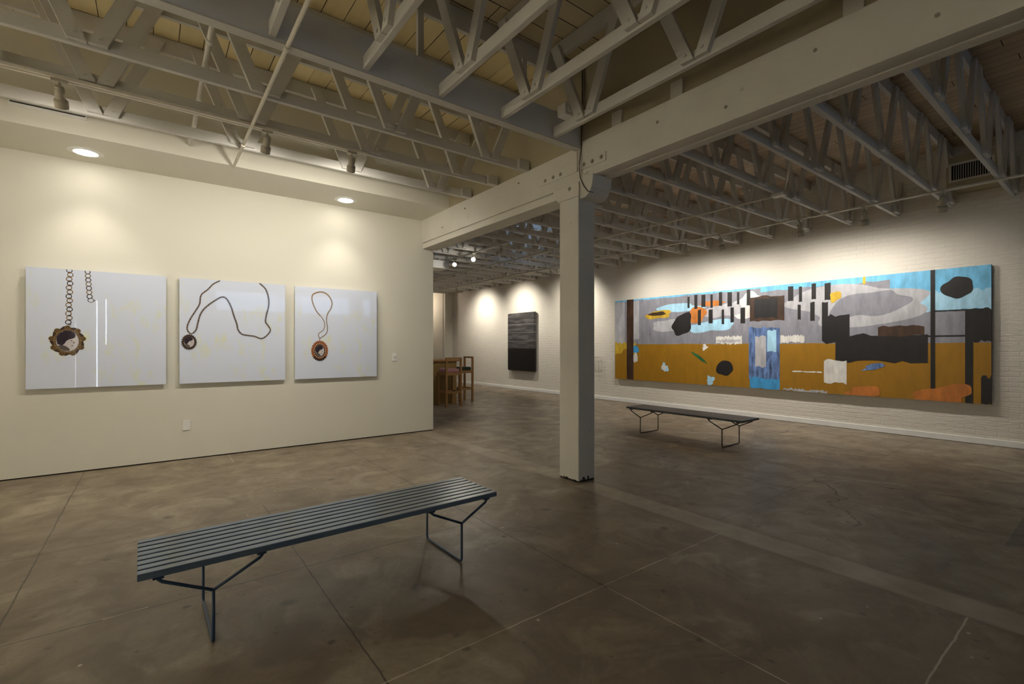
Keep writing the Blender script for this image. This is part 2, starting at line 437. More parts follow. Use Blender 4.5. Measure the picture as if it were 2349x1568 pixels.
# wall behind the camera with an assumed door and an assumed long high window
struct('wall_back', [(-3.4, -2.3, -4.6, -4.4, 0, ZC), (-0.7, 1.6, -4.6, -4.4, 0, ZC), (-2.3, -0.7, -4.6, -4.4, 2.75, ZC),
                     (1.6, 6.8, -4.6, -4.4, 0, 2.5), (1.6, 6.8, -4.6, -4.4, 3.2, ZC), (6.8, 9.12, -4.6, -4.4, 0, ZC)], M['drywall'])
dd = struct('door_1', [(-2.3, -1.75, -4.52, -4.46, 0, 2.75), (-1.738, -1.302, -4.52, -4.46, 0, 2.75), (-1.272, -1.10, -4.52, -4.46, 0, 2.75),
                       (-1.10, -1.074, -4.52, -4.46, 0, 1.40), (-1.074, -0.7, -4.52, -4.46, 0, 2.75),
                       (-1.75, -1.738, -4.52, -4.46, 2.05, 2.75), (-1.302, -1.272, -4.52, -4.46, 2.66, 2.75), (-1.10, -1.074, -4.52, -4.46, 2.72, 2.75)], M['drywall'])

def glass():
    m = bpy.data.materials.new('window glass'); m.use_nodes = True; nt = m.node_tree
    nt.nodes.clear()
    o = nt.nodes.new('ShaderNodeOutputMaterial'); t = nt.nodes.new('ShaderNodeBsdfTransparent'); g = nt.nodes.new('ShaderNodeBsdfGlossy')
    g.inputs['Roughness'].default_value = 0.02
    mx = nt.nodes.new('ShaderNodeMixShader'); mx.inputs[0].default_value = 0.08
    nt.links.new(t.outputs[0], mx.inputs[1]); nt.links.new(g.outputs[0], mx.inputs[2]); nt.links.new(mx.outputs[0], o.inputs[0])
    return m
M['glass'] = glass()
w1 = struct('window_1', [(1.6, 6.8, -4.55, -4.45, 2.5, 2.54), (1.6, 6.8, -4.55, -4.45, 3.16, 3.2), (1.6, 1.64, -4.55, -4.45, 2.54, 3.16), (6.76, 6.8, -4.55, -4.45, 2.54, 3.16), (4.18, 4.22, -4.55, -4.45, 2.54, 3.16)], M['white'])
mesh('pane', lambda bm: bx(bm, 1.64, 6.76, -4.505, -4.50, 2.54, 3.16), M['glass'], w1)

# ceiling: roof boards of the three bays, with a skylight opening over the brick wall bay
def f(bm):
    bx(bm, -3.4, 3.5, 3.47, 6.2, ZC, ZC + 0.1, 0)
    bx(bm, -3.4, 3.5, -4.6, 3.47, ZC, ZC + 0.1, 1)
    bx(bm, 3.5, 9.3, -4.6, 7.9, ZC, ZC + 0.1, 2); bx(bm, 3.5, 9.3, 8.9, 18, ZC, ZC + 0.1, 2)
    bx(bm, 3.5, 6.7, 7.9, 8.9, ZC, ZC + 0.1, 2); bx(bm, 7.5, 9.3, 7.9, 8.9, ZC, ZC + 0.1, 2)
tag(mesh('ceiling', f, [M['deck_y'], M['deck_x'], M['deck_r']]), kind='structure')
def f(bm):
    for a in ((6.66, 6.70, 7.86, 8.94), (7.50, 7.54, 7.86, 8.94), (6.70, 7.50, 7.86, 7.90), (6.70, 7.50, 8.90, 8.94)):
        bx(bm, *a, ZC - 0.03, ZC + 0.35)
w2 = tag(mesh('window_2', f, M['white']), kind='structure')
mesh('pane', lambda bm: bx(bm, 6.70, 7.50, 7.90, 8.90, ZC + 0.27, ZC + 0.28), M['glass'], w2)

struct('ceiling_low', [(-3.4, 3.40, 6.12, 6.87, 3.34, 3.44), ], M['drywall'])
struct('wall_soffit', [(-3.4, 3.42, 6.04, 6.12, 3.34, ZC)], M['drywall'])
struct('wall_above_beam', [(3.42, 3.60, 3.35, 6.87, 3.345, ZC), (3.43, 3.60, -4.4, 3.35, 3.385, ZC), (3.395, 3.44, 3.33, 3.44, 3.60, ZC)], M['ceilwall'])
struct('baseboard_right', [(9.095, 9.12, -4.4, 15.84, 0.004, 0.088)], M['plate'], bevel=0.004)
struct('baseboard_far', [(8.80, 9.095, 15.815, 15.84, 0.004, 0.088)], M['plate'])

# ------------------------------------------------------------------ column and main beams
col = thing('column', (3.475, 3.49, 0), 'square white painted timber column standing in the middle of the concrete floor', 'column')
def f(bm):
    bx(bm, -0.115, 0.115, -0.135, 0.14, 0.012, 2.84)
mesh('post', f, M['column'], col, bevel=0.008)
def f(bm):   # pieces lapping the beam joint
    prism(bm, [(0.14, 2.84), (-0.135, 2.84), (-0.135, 2.985), (0.24, 2.985), (0.24, 2.92), (0.19, 2.87), (0.14, 2.82)], -0.115, 0.115, 0)
mesh('cap_block', f, M['column'], col, bevel=0.004)
def f(bm):
    pts = [(-0.135, 2.81), (-0.135, 3.02), (-0.31, 3.02), (-0.305, 2.96), (-0.29, 2.90), (-0.26, 2.85), (-0.21, 2.815)]
    prism(bm, pts, -0.095, 0.175, 0)
tag(mesh('corbel', f, M['column'], col, bevel=0.004), 'curved wooden corbel under the beam')
def f(bm):
    for k in range(7):
        a = random.uniform(-0.10, 0.09)
        bx(bm, a, a + random.uniform(0.01, 0.03), -0.137, -0.1345, 0.0, random.uniform(0.012, 0.05))
    for k in range(7):
        a = random.uniform(-0.11, 0.1)
        bx(bm, -0.117, -0.1145, a, a + random.uniform(0.01, 0.03), 0.0, random.uniform(0.012, 0.04))
    bx(bm, -0.11, 0.11, -0.13, 0.135, 0.0, 0.012)
tag(mesh('worn_base', f, M['dark'], col), 'chipped dark foot of the post')

def bolts(parent, pts, x, nm='bolt', r=0.014):
    for (y, z) in pts:
        mesh(nm, lambda bm: (cyl(bm, (x - 0.004, y, z), (x, y, z), r * 1.5, n=12), cyl(bm, (x - 0.014, y, z), (x - 0.003, y, z), r * 0.8, n=6)), M['bolt'], parent)

b1 = thing('beam', (0, 0, 0), 'deep white timber beam from the left wall to the column', 'beam', 'main beams carried by the column')
mesh('beam_face', lambda bm: bx(bm, 3.40, 3.66, 3.352, 6.868, 2.985, 3.345), M['beam'], b1, bevel=0.004)
mesh('lower_ledger', lambda bm: (bx(bm, 3.425, 3.655, 3.64, 6.868, 2.965, 2.985), bx(bm, 3.41, 3.655, 3.64, 6.868, 2.895, 2.965)), M['beam'], b1, bevel=0.003)
mesh('splice_plate', lambda bm: bx(bm, 3.392, 3.40, 3.40, 4.0, 3.10, 3.19), M['beam'], b1, bevel=0.002)
bolts(b1, [(3.892, 3.142), (3.766, 3.144), (3.651, 3.144)], 3.392)
bolts(b1, [(3.483, 2.94)], 3.36)
bolts(b1, [(5.562, 3.231), (4.37, 3.25), (6.2, 3.1)], 3.40, 'screw_head', 0.008)
b2 = thing('beam', (0, 0, 0), 'deep white timber beam running from the column toward the viewer at upper right', 'beam', 'main beams carried by the column')
mesh('beam_face', lambda bm: (bx(bm, 3.40, 3.47, -4.4, 3.348, 3.015, 3.385), bx(bm, 3.475, 3.565, -4.4, 3.348, 3.03, 3.385), bx(bm, 3.57, 3.66, -4.4, 3.348, 3.022, 3.385)), M['beam'], b2, bevel=0.004)
mesh('splice_plate', lambda bm: bx(bm, 3.392, 3.40, 3.03, 3.345, 3.10, 3.185), M['beam'], b2, bevel=0.002)
bolts(b2, [(3.315, 3.144), (3.201, 3.141), (3.085, 3.145)], 3.392)
bolts(b2, [(2.463, 3.243), (1.862, 3.13), (1.264, 3.255), (0.667, 3.148)], 3.40, 'screw_head', 0.009)
for y in (2.92, 2.29, 1.06):
    mesh('cleat', lambda bm: bx(bm, 3.412, 3.432, y - 0.055, y + 0.055, 3.39, 3.52), M['beam'], b2, bevel=0.002)

# girder across the left part and the plank above it
g = thing('girder', (0, 0, 0), 'solid grey-white girder with a broad flat face crossing above the left room to the column', 'beam')
mesh('girder_face', lambda bm: bx(bm, -3.4, 3.395, 3.365, 3.440, 3.325, 3.595), M['girder'], g, bevel=0.004)
mesh('rough_underside', lambda bm: bx(bm, -3.4, 3.395, 3.362, 3.445, 3.314, 3.325), M['truss_x'], g)
g2 = thing('header', (0, 0, 0), 'white upper plank under the roof boards directly above the broad girder', 'beam')
mesh('plank', lambda bm: bx(bm, -3.4, 3.39, 3.46, 3.50, 4.02, 4.195), M['truss_x'], g2, bevel=0.003)
for x in (-1.5, -0.44, 0.62, 1.68, 2.74):
    mesh('post', lambda bm: bx(bm, x, x + 0.05, 3.46, 3.50, 3.595, 4.02), M['truss_x'], g2)

# ------------------------------------------------------------------ trusses
B0, B1, T0, T1_ = 3.335, 3.43, 4.055, 4.195
def make_truss(length, nodes, label, group, cat='truss', endblock=None):
    """local X along the truss, -Y the face that carries the web members; z is world height"""
    root = thing('roof_truss', (0, 0, 0), label, cat, group)
    mesh('bottom_chord', lambda bm: bx(bm, 0, length, 0.0, 0.042, B0, B1), M['truss_x'], root, bevel=0.003)
    mesh('top_chord', lambda bm: bx(bm, 0, length, 0.0, 0.042, T0, T1_), M['truss_x'], root, bevel=0.003)
    lean = 0.335
    for nd in nodes:
        for s in (-1, 1):
            def f(bm, s=s):
                a0, a1 = (0.002, 0.102) if s > 0 else (-0.102, -0.002)
                za, zb = B0 + 0.016, T0 + 0.09
                prism(bm, [(a0, za), (a1, za), (a1 + s * lean, zb), (a0 + s * lean, zb)], -0.040, -0.001, 1)
                cyl(bm, ((a0 + a1) / 2 + s * 0.012, -0.048, za + 0.045), ((a0 + a1) / 2 + s * 0.012, -0.040, za + 0.045), 0.011, n=6)
            key = 'web%d' % s
            if key in cache:
                o = bpy.data.objects.new('web_member', cache[key]); COL.objects.link(o); o.parent = root
            else:
                o = mesh('web_member', f, M['truss_x'], root); cache[key] = o.data
            o.location = (nd, 0, 0)
    if endblock is not None:
        mesh('end_block', lambda bm: bx(bm, endblock - 0.14, endblock, -0.04, -0.001, B0, B1 + 0.01), M['truss_x'], root)
    return root
cache = {}
ORD = ['first', 'second', 'third', 'fourth', 'fifth', 'sixth', 'seventh', 'eighth', 'ninth', 'tenth', 'eleventh', 'twelfth', 'thirteenth',
       'fourteenth', 'fifteenth', 'sixteenth', 'seventeenth', 'eighteenth', 'nineteenth', 'twentieth', 'twenty-first', 'twenty-second', 'twenty-third', 'twenty-fourth', 'twenty-fifth', 'twenty-sixth', 'twenty-seventh']
# left room, parallel to the left wall
xs0 = -3.39
t = make_truss(3.395 - xs0, [n - xs0 for n in (-2.51, -1.43, -0.345, 0.715, 1.80, 2.87)],
               'white roof truss parallel to the left wall, nearest the broad girder', 'trusses over the left room', endblock=3.395 - xs0)
t.location = (xs0, 4.21, 0)
copy_thing(t, (xs0, 4.82, 0), 'white roof truss parallel to the left wall carrying the track with three spotlights')
copy_thing(t, (xs0, 5.43, 0), 'white roof truss brightly lit by spotlights, beside the drywall soffit')
# left room, near part, running from the viewer up to the girder
nd = [0.44 + 1.05 * k for k in range(7)]
n0 = None
for k, x in enumerate((-0.63, -0.02, 0.59, 1.20, 1.81, 2.42, 3.03)):
    lab = 'white roof truss running overhead to the girder, %s from the main beam' % ORD[6 - k] if k < 6 else 'white roof truss running overhead to the girder, right beside the main beam'
    if n0 is None:
        n0 = make_truss(7.7, nd, lab, 'trusses running from the viewer to the broad girder')
        n0.rotation_euler = (0, 0, -PI / 2); n0.location = (x, 3.362, 0)
    else:
        copy_thing(n0, (x, 3.362, 0), lab)
# brick wall bay
r0 = None
ys = [1.0 + 0.615 * k for k in range(-2, 25)]
for k, y in enumerate(ys):
    where = 'white roof truss between main beam and brick wall, %s counted from the near end' % ORD[k]
    if r0 is None:
        r0 = make_truss(5.455, [4.05 - 3.66, 5.04 - 3.66, 6.02 - 3.66, 6.98 - 3.66, 7.95 - 3.66, 8.90 - 3.66], where, 'trusses over the brick wall bay')
        r0.location = (3.662, y, 0)
    else: copy_thing(r0, (3.662, y, 0), where)

# ------------------------------------------------------------------ pipes, tracks, conduits
def pipe(name, pts, r, mat, label, cat, fit=()):
    root = thing(name, pts[0], label, cat)
    o = Vector(pts[0])
    mesh(name + '_run', lambda bm: tube(bm, [Vector(p) - o for p in pts], r), mat, root)
    for q in fit:
        q = Vector(q) - o; d = (Vector(pts[-1]) - Vector(pts[0])).normalized()
        mesh('coupling', lambda bm: cyl(bm, q - d * 0.025, q + d * 0.025, r * 1.35, n=14), mat, root)
    return root
pipe('sprinkler_pipe', [(0.705, 6.03, 3.318), (0.705, -3.0, 3.318)], 0.014, M['cream'], 'thin cream pipe hanging below the trusses in front of the left wall', 'pipe', [(0.705, 3.4, 3.318), (0.705, 5.3, 3.318)])
pipe('drain_pipe', [(0.315, 6.03, 3.475), (0.315, 3.46, 3.475)], 0.02, M['white'], 'thicker white pipe threading through the trusses above the left wall', 'pipe', [(0.315, 3.9, 3.475)])
tr = thing('light_track', (-0.86, 4.80, 3.319), 'light track with three spotlights under the second truss of the left room', 'track')
mesh('track_rail', lambda bm: (bx(bm, 0, 2.62, -0.035, -0.005, -0.008, 0.014), bx(bm, 0, 2.62, 0.008, 0.036, -0.008, 0.014)), M['cream'], tr)
mesh('end_feed', lambda bm: bx(bm, -0.06, 0.0, -0.04, 0.04, -0.012, 0.016), M['cream'], tr)
bl = thing('blocking_board', (-0.90, 4.26, 3.335), 'white board between two trusses with a black cable knot at the left frame edge', 'board')
mesh('board', lambda bm: bx(bm, 0.0, 0.04, 0.0, 0.52, 0.0, 0.10), M['truss_x'], bl)
mesh('cable_knot', lambda bm: tube(bm, [(0.05, 0.2, 0.09), (0.07, 0.24, 0.06), (0.05, 0.27, 0.03), (0.08, 0.3, 0.05), (0.05, 0.33, 0.08)], 0.008), M['black'], bl)

def track_y(x, y0, y1, z, label):
    o = thing('light_track', (x, y0, z), label, 'track')
    mesh('track_rail', lambda bm: (bx(bm, -0.018, -0.004, 0, y1 - y0, -0.012, 0.014), bx(bm, 0.004, 0.018, 0, y1 - y0, -0.012, 0.014), bx(bm, -0.018, 0.018, 0, y1 - y0, 0.008, 0.016)), M['cream'], o)
    return o
track_y(7.93, -0.6, 15.0, 3.306, 'long light track parallel to the brick wall above the large painting')
track_y(5.36, 7.2, 12.6, 3.306, 'light track of two lit spots in the far hall behind the left wall end')
track_y(6.52, 7.3, 14.2, 3.306, 'bare light track in the middle of the far hall')
cd = pipe('conduit', [(6.53, 7.15, 3.318), (6.53, 2.98, 3.318), (6.50, 2.90, 3.318)], 0.011, M['cream'], 'thin conduit under the trusses right of the column ending in a small box', 'conduit')
mesh('junction_box', lambda bm: bx(bm, -0.09, 0.03, -4.39, -4.23, -0.02, 0.016), M['cream'], cd, bevel=0.003)
pipe('conduit', [(5.6, 2.31, 3.45), (6.9, 2.95, 3.45)], 0.012, M['cream'], 'short slanting pipe threading through the trusses over the brick wall bay', 'pipe')

# ------------------------------------------------------------------ track spotlights
def spot_head(loc, aim, label, group, energy, size, blend, color, lit=False, name='spotlight', scale=1.0, track=True):
    """loc = pivot just under the track; aim = point it is turned to"""
    root = thing(name, loc, label, 'spotlight', group)
    L = Vector(loc); d = (Vector(aim) - L).normalized()
    # keep the housing at the visual tilt of the photograph: it follows the aim
    mesh('adapter', lambda bm: bx(bm, -0.045, 0.045, -0.02, 0.02, 0.0, 0.019), M['head'], root)
    mesh('stem', lambda bm: (cyl(bm, (0, 0, 0.0), (0, 0, -0.055 * scale), 0.008 * scale, n=10), cyl(bm, (-0.018 * scale, 0, -0.05 * scale), (0.018 * scale, 0, -0.05 * scale), 0.012 * scale, n=10)), M['head'], root)
    p = Vector((0, 0, -0.055 * scale)); a = p - d * 0.03 * scale; b_ = p + d * 0.06 * scale; c_ = p + d * 0.075 * scale; e = p + d * 0.125 * scale
    def f(bm):
        cyl(bm, a, a + d * 0.012 * scale, 0.022 * scale, 0.030 * scale, n=20)
        cyl(bm, a + d * 0.012 * scale, b_, 0.030 * scale, n=20)
        cyl(bm, b_, c_, 0.030 * scale, 0.042 * scale, n=20, caps=False)
        cyl(bm, c_, e, 0.042 * scale, n=20, caps=False)
        cyl(bm, b_ + d * 0.01, b_ + d * 0.012, 0.030 * scale, n=20)
    hd = mesh('lamp_head', f, M['head'], root, rec=False)
    mesh('lens', lambda bm: cyl(bm, e - d * 0.02 * scale, e - d * 0.018 * scale, 0.036 * scale, n=20), M['lensb'], root)
    q = L + e + d * 0.01
    lamp_obj('spot_beam', 'SPOT', q, energy, color, root, aim, spot_size=math.radians(size), spot_blend=blend, shadow_soft_size=0.03)
    return root

for (x, aimx, lab, en) in ((-0.55, -0.45, 'beige track spotlight left of the thin pipe, in front of the first pendant print', 92),
                       (0.83, 0.78, 'beige track spotlight just right of the thin pipe, middle of the three', 125),
                       (1.60, 2.05, 'beige track spotlight at the right end of the left room track', 185)):
    spot_head((x, 4.80, 3.29), (aimx, 6.85, 1.05), lab, 'spotlights on the left room track', en * 0.50, 170, 1.0, WARM)
# spill of the same bulbs through their rear vents on the truss behind
RW = [(1.50, 1.9, 'spotlight nearest the viewer on the brick wall track'), (2.33, 2.55, 'second spotlight on the brick wall track, aimed at the painting'),
      (3.16, 3.3, 'third spotlight on the brick wall track, aimed at the painting'), (4.44, 4.4, 'fourth spotlight on the brick wall track above the painting centre'),
      (5.11, 5.4, 'fifth spotlight on the brick wall track above the painting'), (6.66, 6.5, 'sixth spotlight on the brick wall track, near the painting left end'),
      ]
for (y, ay, lab) in RW:
    spot_head((7.93, y, 3.275), (9.08, ay, 0.95), lab, 'spotlights on the brick wall track', (88 if y > 3 else 66) if y > 2 else 12, 156, 1.0, NEUT, scale=1.3)
for (y, ay, lab, en) in ((8.9, 9.2, 'spotlight on the brick wall track beside the column, in the far hall', 46),
                     (11.4, 11.5, 'spotlight on the brick wall track over the black painting', 46),
                     (13.5, 13.6, 'spotlight on the brick wall track beyond the black painting', 46)):
    spot_head((7.93, y, 3.275), (9.08, ay, 2.1), lab, 'spotlights in the far hall', en * 3.6, 118, 1.0, WARM)
spot_head((5.36, 7.45, 3.275), (4.9, 10.6, 1.3), 'added unseen spotlight behind the main beam aimed at the high table', 'spotlights in the far hall', 70, 110, 1.0, WARM)  # hidden lamp added to brighten the white hanging unit and the stools
for (y, lab) in ((8.43, 'right one of two glaring spotlights in the far hall'), (9.20, 'left one of two glaring spotlights in the far hall')):
    spot_head((5.36, y, 3.275), (3.3, y - 2.9, 1.2), lab, 'glaring spotlights facing the viewer', 30, 60, 0.8, WARM, scale=1.1)

# recessed downlights
for (x, lab) in ((-0.55, 'round recessed downlight above the first pendant print'), (2.09, 'round recessed downlight above the third pendant print')):
    r_ = thing('downlight', (x, 6.52, 3.34), lab, 'downlight', 'recessed downlights in the low ceiling')
    def f(bm):
        for k in range(32):
            a0, a1 = 2 * PI * k / 32, 2 * PI * (k + 1) / 32
            ro, ri = 0.145, 0.10
            v = [bm.verts.new((r * math.cos(a), r * math.sin(a), z)) for r, a, z in ((ro, a0, -0.003), (ro, a1, -0.003), (ri, a1, -0.012), (ri, a0, -0.012))]
            bm.faces.new(v)
            v = [bm.verts.new((r * math.cos(a), r * math.sin(a), z)) for r, a, z in ((ro, a0, -0.003), (ro, a1, -0.003), (ro, a1, 0.0), (ro, a0, 0.0))]
            bm.faces.new(v)
    mesh('trim_ring', f, M['plate'], r_)
    mesh('lens', lambda bm: cyl(bm, (0, -0.01, -0.014), (0, -0.01, -0.006), 0.092, n=32), M['lens'], r_)
    lamp_obj('downlight_beam', 'SPOT', (x, 6.50, 3.31), 40, WARM, r_, (x, 6.47, 0), spot_size=math.radians(90), spot_blend=0.75, shadow_soft_size=0.08)

# the gallery goes on behind the camera: unseen spotlights added as bounce fill off its other two walls
for (x, y, aim, lab) in ((-1.9, 4.2, (-3.4, 4.0, 1.6), 'first added fill spotlight washing the side wall left of the frame'),
                         (-1.9, 1.6, (-3.4, 1.5, 1.6), 'second added fill spotlight washing the side wall left of the frame'),
                         (-1.9, -1.2, (-3.4, -1.2, 1.6), 'third added fill spotlight washing the side wall left of the frame'),
                         (0.5, -2.9, (0.5, -4.4, 1.6), 'added fill spotlight washing the wall behind the camera'),
                         (2.6, -2.9, (2.6, -4.4, 1.4), 'added fill spotlight washing the wall behind the camera under the window')):
    spot_head((x, y, 3.29), aim, lab, 'added fill spotlights washing the walls out of frame', 680 if y > 4 else (380 if y > 0 else (25 if x < 0 else 10)), 120, 1.0, WARM)
lamp_obj('added_recess_lamp', 'POINT', (8.0, 16.9, 3.0), 30, (1.0, 0.82, 0.66), shadow_soft_size=0.15)  # unseen point lamp added to brighten the recess at the far end

# ------------------------------------------------------------------ small fittings
o = thing('light_switch', (2.94, 6.868, 1.185), 'small white light switch plate right of the third print', 'light switch')
mesh('cover_plate', lambda bm: bx(bm, -0.037, 0.037, -0.006, 0, -0.06, 0.06), M['plate'], o, bevel=0.002)
mesh('toggle', lambda bm: bx(bm, -0.006, 0.006, -0.016, -0.006, -0.012, 0.012), M['head'], o, bevel=0.001)
o = thing('wall_plate', (0.32, 6.868, 0.41), 'white blank cover plate low on the left wall below the second print', 'wall plate')
mesh('cover_plate', lambda bm: bx(bm, -0.038, 0.038, -0.006, 0, -0.06, 0.06), M['plate'], o, bevel=0.002)

o = thing('slot_diffuser', (-0.76, 6.035, 3.52), 'long white slot air diffuser on the soffit wall at upper left', 'air diffuser')
mesh('frame', lambda bm: (bx(bm, -0.26, 0.26, -0.03, 0.004, -0.032, -0.012), bx(bm, -0.26, 0.26, -0.012, 0.004, 0.006, 0.03), bx(bm, -0.26, -0.25, -0.03, 0.004, -0.012, 0.006), bx(bm, 0.25, 0.26, -0.03, 0.004, -0.012, 0.006)), M['plate'], o)
mesh('slot', lambda bm: bx(bm, -0.25, 0.25, -0.008, 0.003, -0.012, 0.006), M['dark'], o)

# duct with grille at the brick wall
o = thing('air_duct', (8.62, 1.07, 3.50), 'boxed air duct with a dark grille at upper right between two trusses', 'air duct')
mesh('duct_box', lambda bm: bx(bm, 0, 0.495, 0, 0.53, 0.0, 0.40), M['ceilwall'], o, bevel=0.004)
gr = mesh('grille_frame', lambda bm: (bx(bm, -0.014, 0, 0.06, 0.50, 0.06, 0.085), bx(bm, -0.014, 0, 0.06, 0.50, 0.285, 0.31), bx(bm, -0.014, 0, 0.06, 0.085, 0.085, 0.285), bx(bm, -0.014, 0, 0.475, 0.50, 0.085, 0.285)), M['grille'], o)
mesh('slats', lambda bm: [bx(bm, -0.012, -0.004, 0.095 + 0.0235 * k, 0.101 + 0.0235 * k, 0.085, 0.285) for k in range(16)], M['grille'], gr)
mesh('dark_core', lambda bm: bx(bm, -0.003, 0.001, 0.085, 0.475, 0.085, 0.285), M['dark'], gr)

# junction box and cables near the column head
o = thing('junction_box', (2.985, 3.10, 3.43), 'small white junction box with wire on the truss beside the column head', 'junction box')
mesh('box', lambda bm: bx(bm, -0.05, 0.05, 0.0, 0.10, 0.0, 0.10), M['plate'], o, bevel=0.004)
mesh('cover', lambda bm: (bx(bm, -0.042, 0.042, -0.004, 0.0, 0.008, 0.092), cyl(bm, (0, -0.02, 0.05), (0, -0.004, 0.05), 0.026, n=16)), M['grille'], o)
mesh('wire', lambda bm: tube(bm, [(0.0, 0.05, 0.10), (0.01, 0.05, 0.14), (0.05, 0.06, 0.155), (0.08, 0.09, 0.13), (0.10, 0.15, 0.06)], 0.005), M['cream'], o)
o = thing('cable', (3.388, 3.335, 3.6), 'dark cable drooping down the beam joint to the column head', 'cable')
mesh('strand', lambda bm: tube(bm, [(0.002, 0.0, 0.58), (0.0, 0.0, 0.0), (-0.012, -0.005, -0.28), (-0.02, 0.012, -0.42), (-0.018, 0.015, -0.50), (-0.016, 0.01, -0.58), (-0.014, -0.04, -0.68), (-0.012, -0.09, -0.74), (-0.012, -0.16, -0.77)], 0.0045), M['black'], o)
mesh('strand', lambda bm: tube(bm, [(-0.012, 0.015, -0.30), (-0.016, 0.015, -0.42), (-0.02, 0.0, -0.54), (-0.016, -0.05, -0.565), (-0.012, -0.10, -0.55)], 0.0045), M['cream'], o)
o = thing('conduit', (3.384, 3.40, 2.95), 'thin vertical cream conduit down the beam joint above the column', 'conduit')
mesh('conduit_run', lambda bm: cyl(bm, (0, 0, 0.15), (0, 0, 0.36), 0.006, n=8), M['cream'], o)

# white unit hanging in the far hall
o = thing('hanging_unit', (4.95, 9.35, 3.02), 'white boxy unit hanging under the trusses just right of the left wall end', 'ceiling unit')
mesh('housing', lambda bm: bx(bm, -0.3, 0.35, 0.0, 0.45, 0.06, 0.24), M['plate'], o, bevel=0.015)
mesh('bracket', lambda bm: (bx(bm, -0.2, -0.17, 0.2, 0.23, 0.24, 0.32), bx(bm, 0.2, 0.23, 0.2, 0.23, 0.24, 0.32)), M['white'], o)

# wire rack on the brick wall behind the column
o = thing('wire_rack', (9.06, 8.25, 0.72), 'small wire brochure rack on the brick wall just right of the column', 'rack')
def f(bm):
    for dx in (0.0, -0.10):
        z0 = 0.0
        tube(bm, [(dx, -0.02, 0), (dx, -0.02, 0.36)], 0.005, 6); tube(bm, [(dx, 0.18, 0), (dx, 0.18, 0.36)], 0.005, 6)
        tube(bm, [(dx, -0.02, 0), (dx, 0.18, 0)], 0.005, 6); tube(bm, [(dx, -0.02, 0.36), (dx, 0.18, 0.36)], 0.005, 6)
    for y in (-0.02, 0.08, 0.18):
        for z in (0, 0.36): tube(bm, [(0.055, y, z), (-0.10, y, z)], 0.004, 6)
    for y in (0.03, 0.08, 0.13): tube(bm, [(-0.10, y, 0), (-0.10, y, 0.36)], 0.003, 6)
mesh('wire_frame', f, M['bolt'], o)

# ------------------------------------------------------------------ artworks on the left wall
def print_mat():
    m, nt, b = newmat('glossy print ground')
    g_ = nt.nodes.new('ShaderNodeTexCoord')
    def nz(sc, det, off):
        mp = nt.nodes.new('ShaderNodeMapping'); mp.inputs['Scale'].default_value = sc; mp.inputs['Location'].default_value = off
        nt.links.new(g_.outputs['Object'], mp.inputs[0])
        n = N(nt, 'ShaderNodeTexNoise'); n.inputs['Scale'].default_value = 1; n.inputs['Detail'].default_value = det; n.inputs['Roughness'].default_value = 0.62; n.inputs['Distortion'].default_value = 0.7
        nt.links.new(mp.outputs[0], n.inputs['Vector']); return n.outputs[0]
    a = ramp(nt, nz((5.5, 1, 2.3), 6, (3.1, 0, 1.7)), [(0.53, 0.0), (0.66, 1.0)])
    b2_ = ramp(nt, nz((11, 1, 8), 6, (0, 0, 0)), [(0.36, 0.0), (0.56, 1.0)])
    k = math_(nt, 'MULTIPLY', math_(nt, 'MULTIPLY', a, b2_), 0.55)
    c = mixc(nt, k, (0.69, 0.75, 0.90), (0.72, 0.75, 0.45))
    nt.links.new(c, b.inputs['Base Color']); b.inputs['Roughness'].default_value = 0.012
    b.inputs['Specular IOR Level'].default_value = 0.6
    return m
M['print'] = print_mat()
M['p_metal'] = simple('print tone antique gold', (0.20, 0.125, 0.05), 0.06, var=0.7, scale=60)
M['p_dark'] = simple('print tone dark bronze', (0.055, 0.035, 0.025), 0.05, var=0.6, scale=60)
M['p_chain'] = simple('print tone grey brown chain', (0.115, 0.095, 0.085), 0.05, var=0.7, scale=120)
M['p_gold'] = simple('print tone gold chain', (0.30, 0.20, 0.11), 0.05, var=0.6, scale=120)
M['p_skin'] = simple('print tone pale face', (0.55, 0.51, 0.52), 0.05, var=0.15, scale=40)
M['p_hair'] = simple('print tone dark hair', (0.035, 0.025, 0.035), 0.05, var=0.5, scale=60)
M['p_copper'] = simple('print tone copper bead', (0.34, 0.12, 0.05), 0.05, var=0.5, scale=90)
M['p_pearl'] = simple('print tone light bead', (0.70, 0.52, 0.40), 0.05)
PM = [M['print'], M['p_metal'], M['p_dark'], M['p_chain'], M['p_gold'], M['p_skin'], M['p_hair'], M['p_copper'], M['p_pearl']]

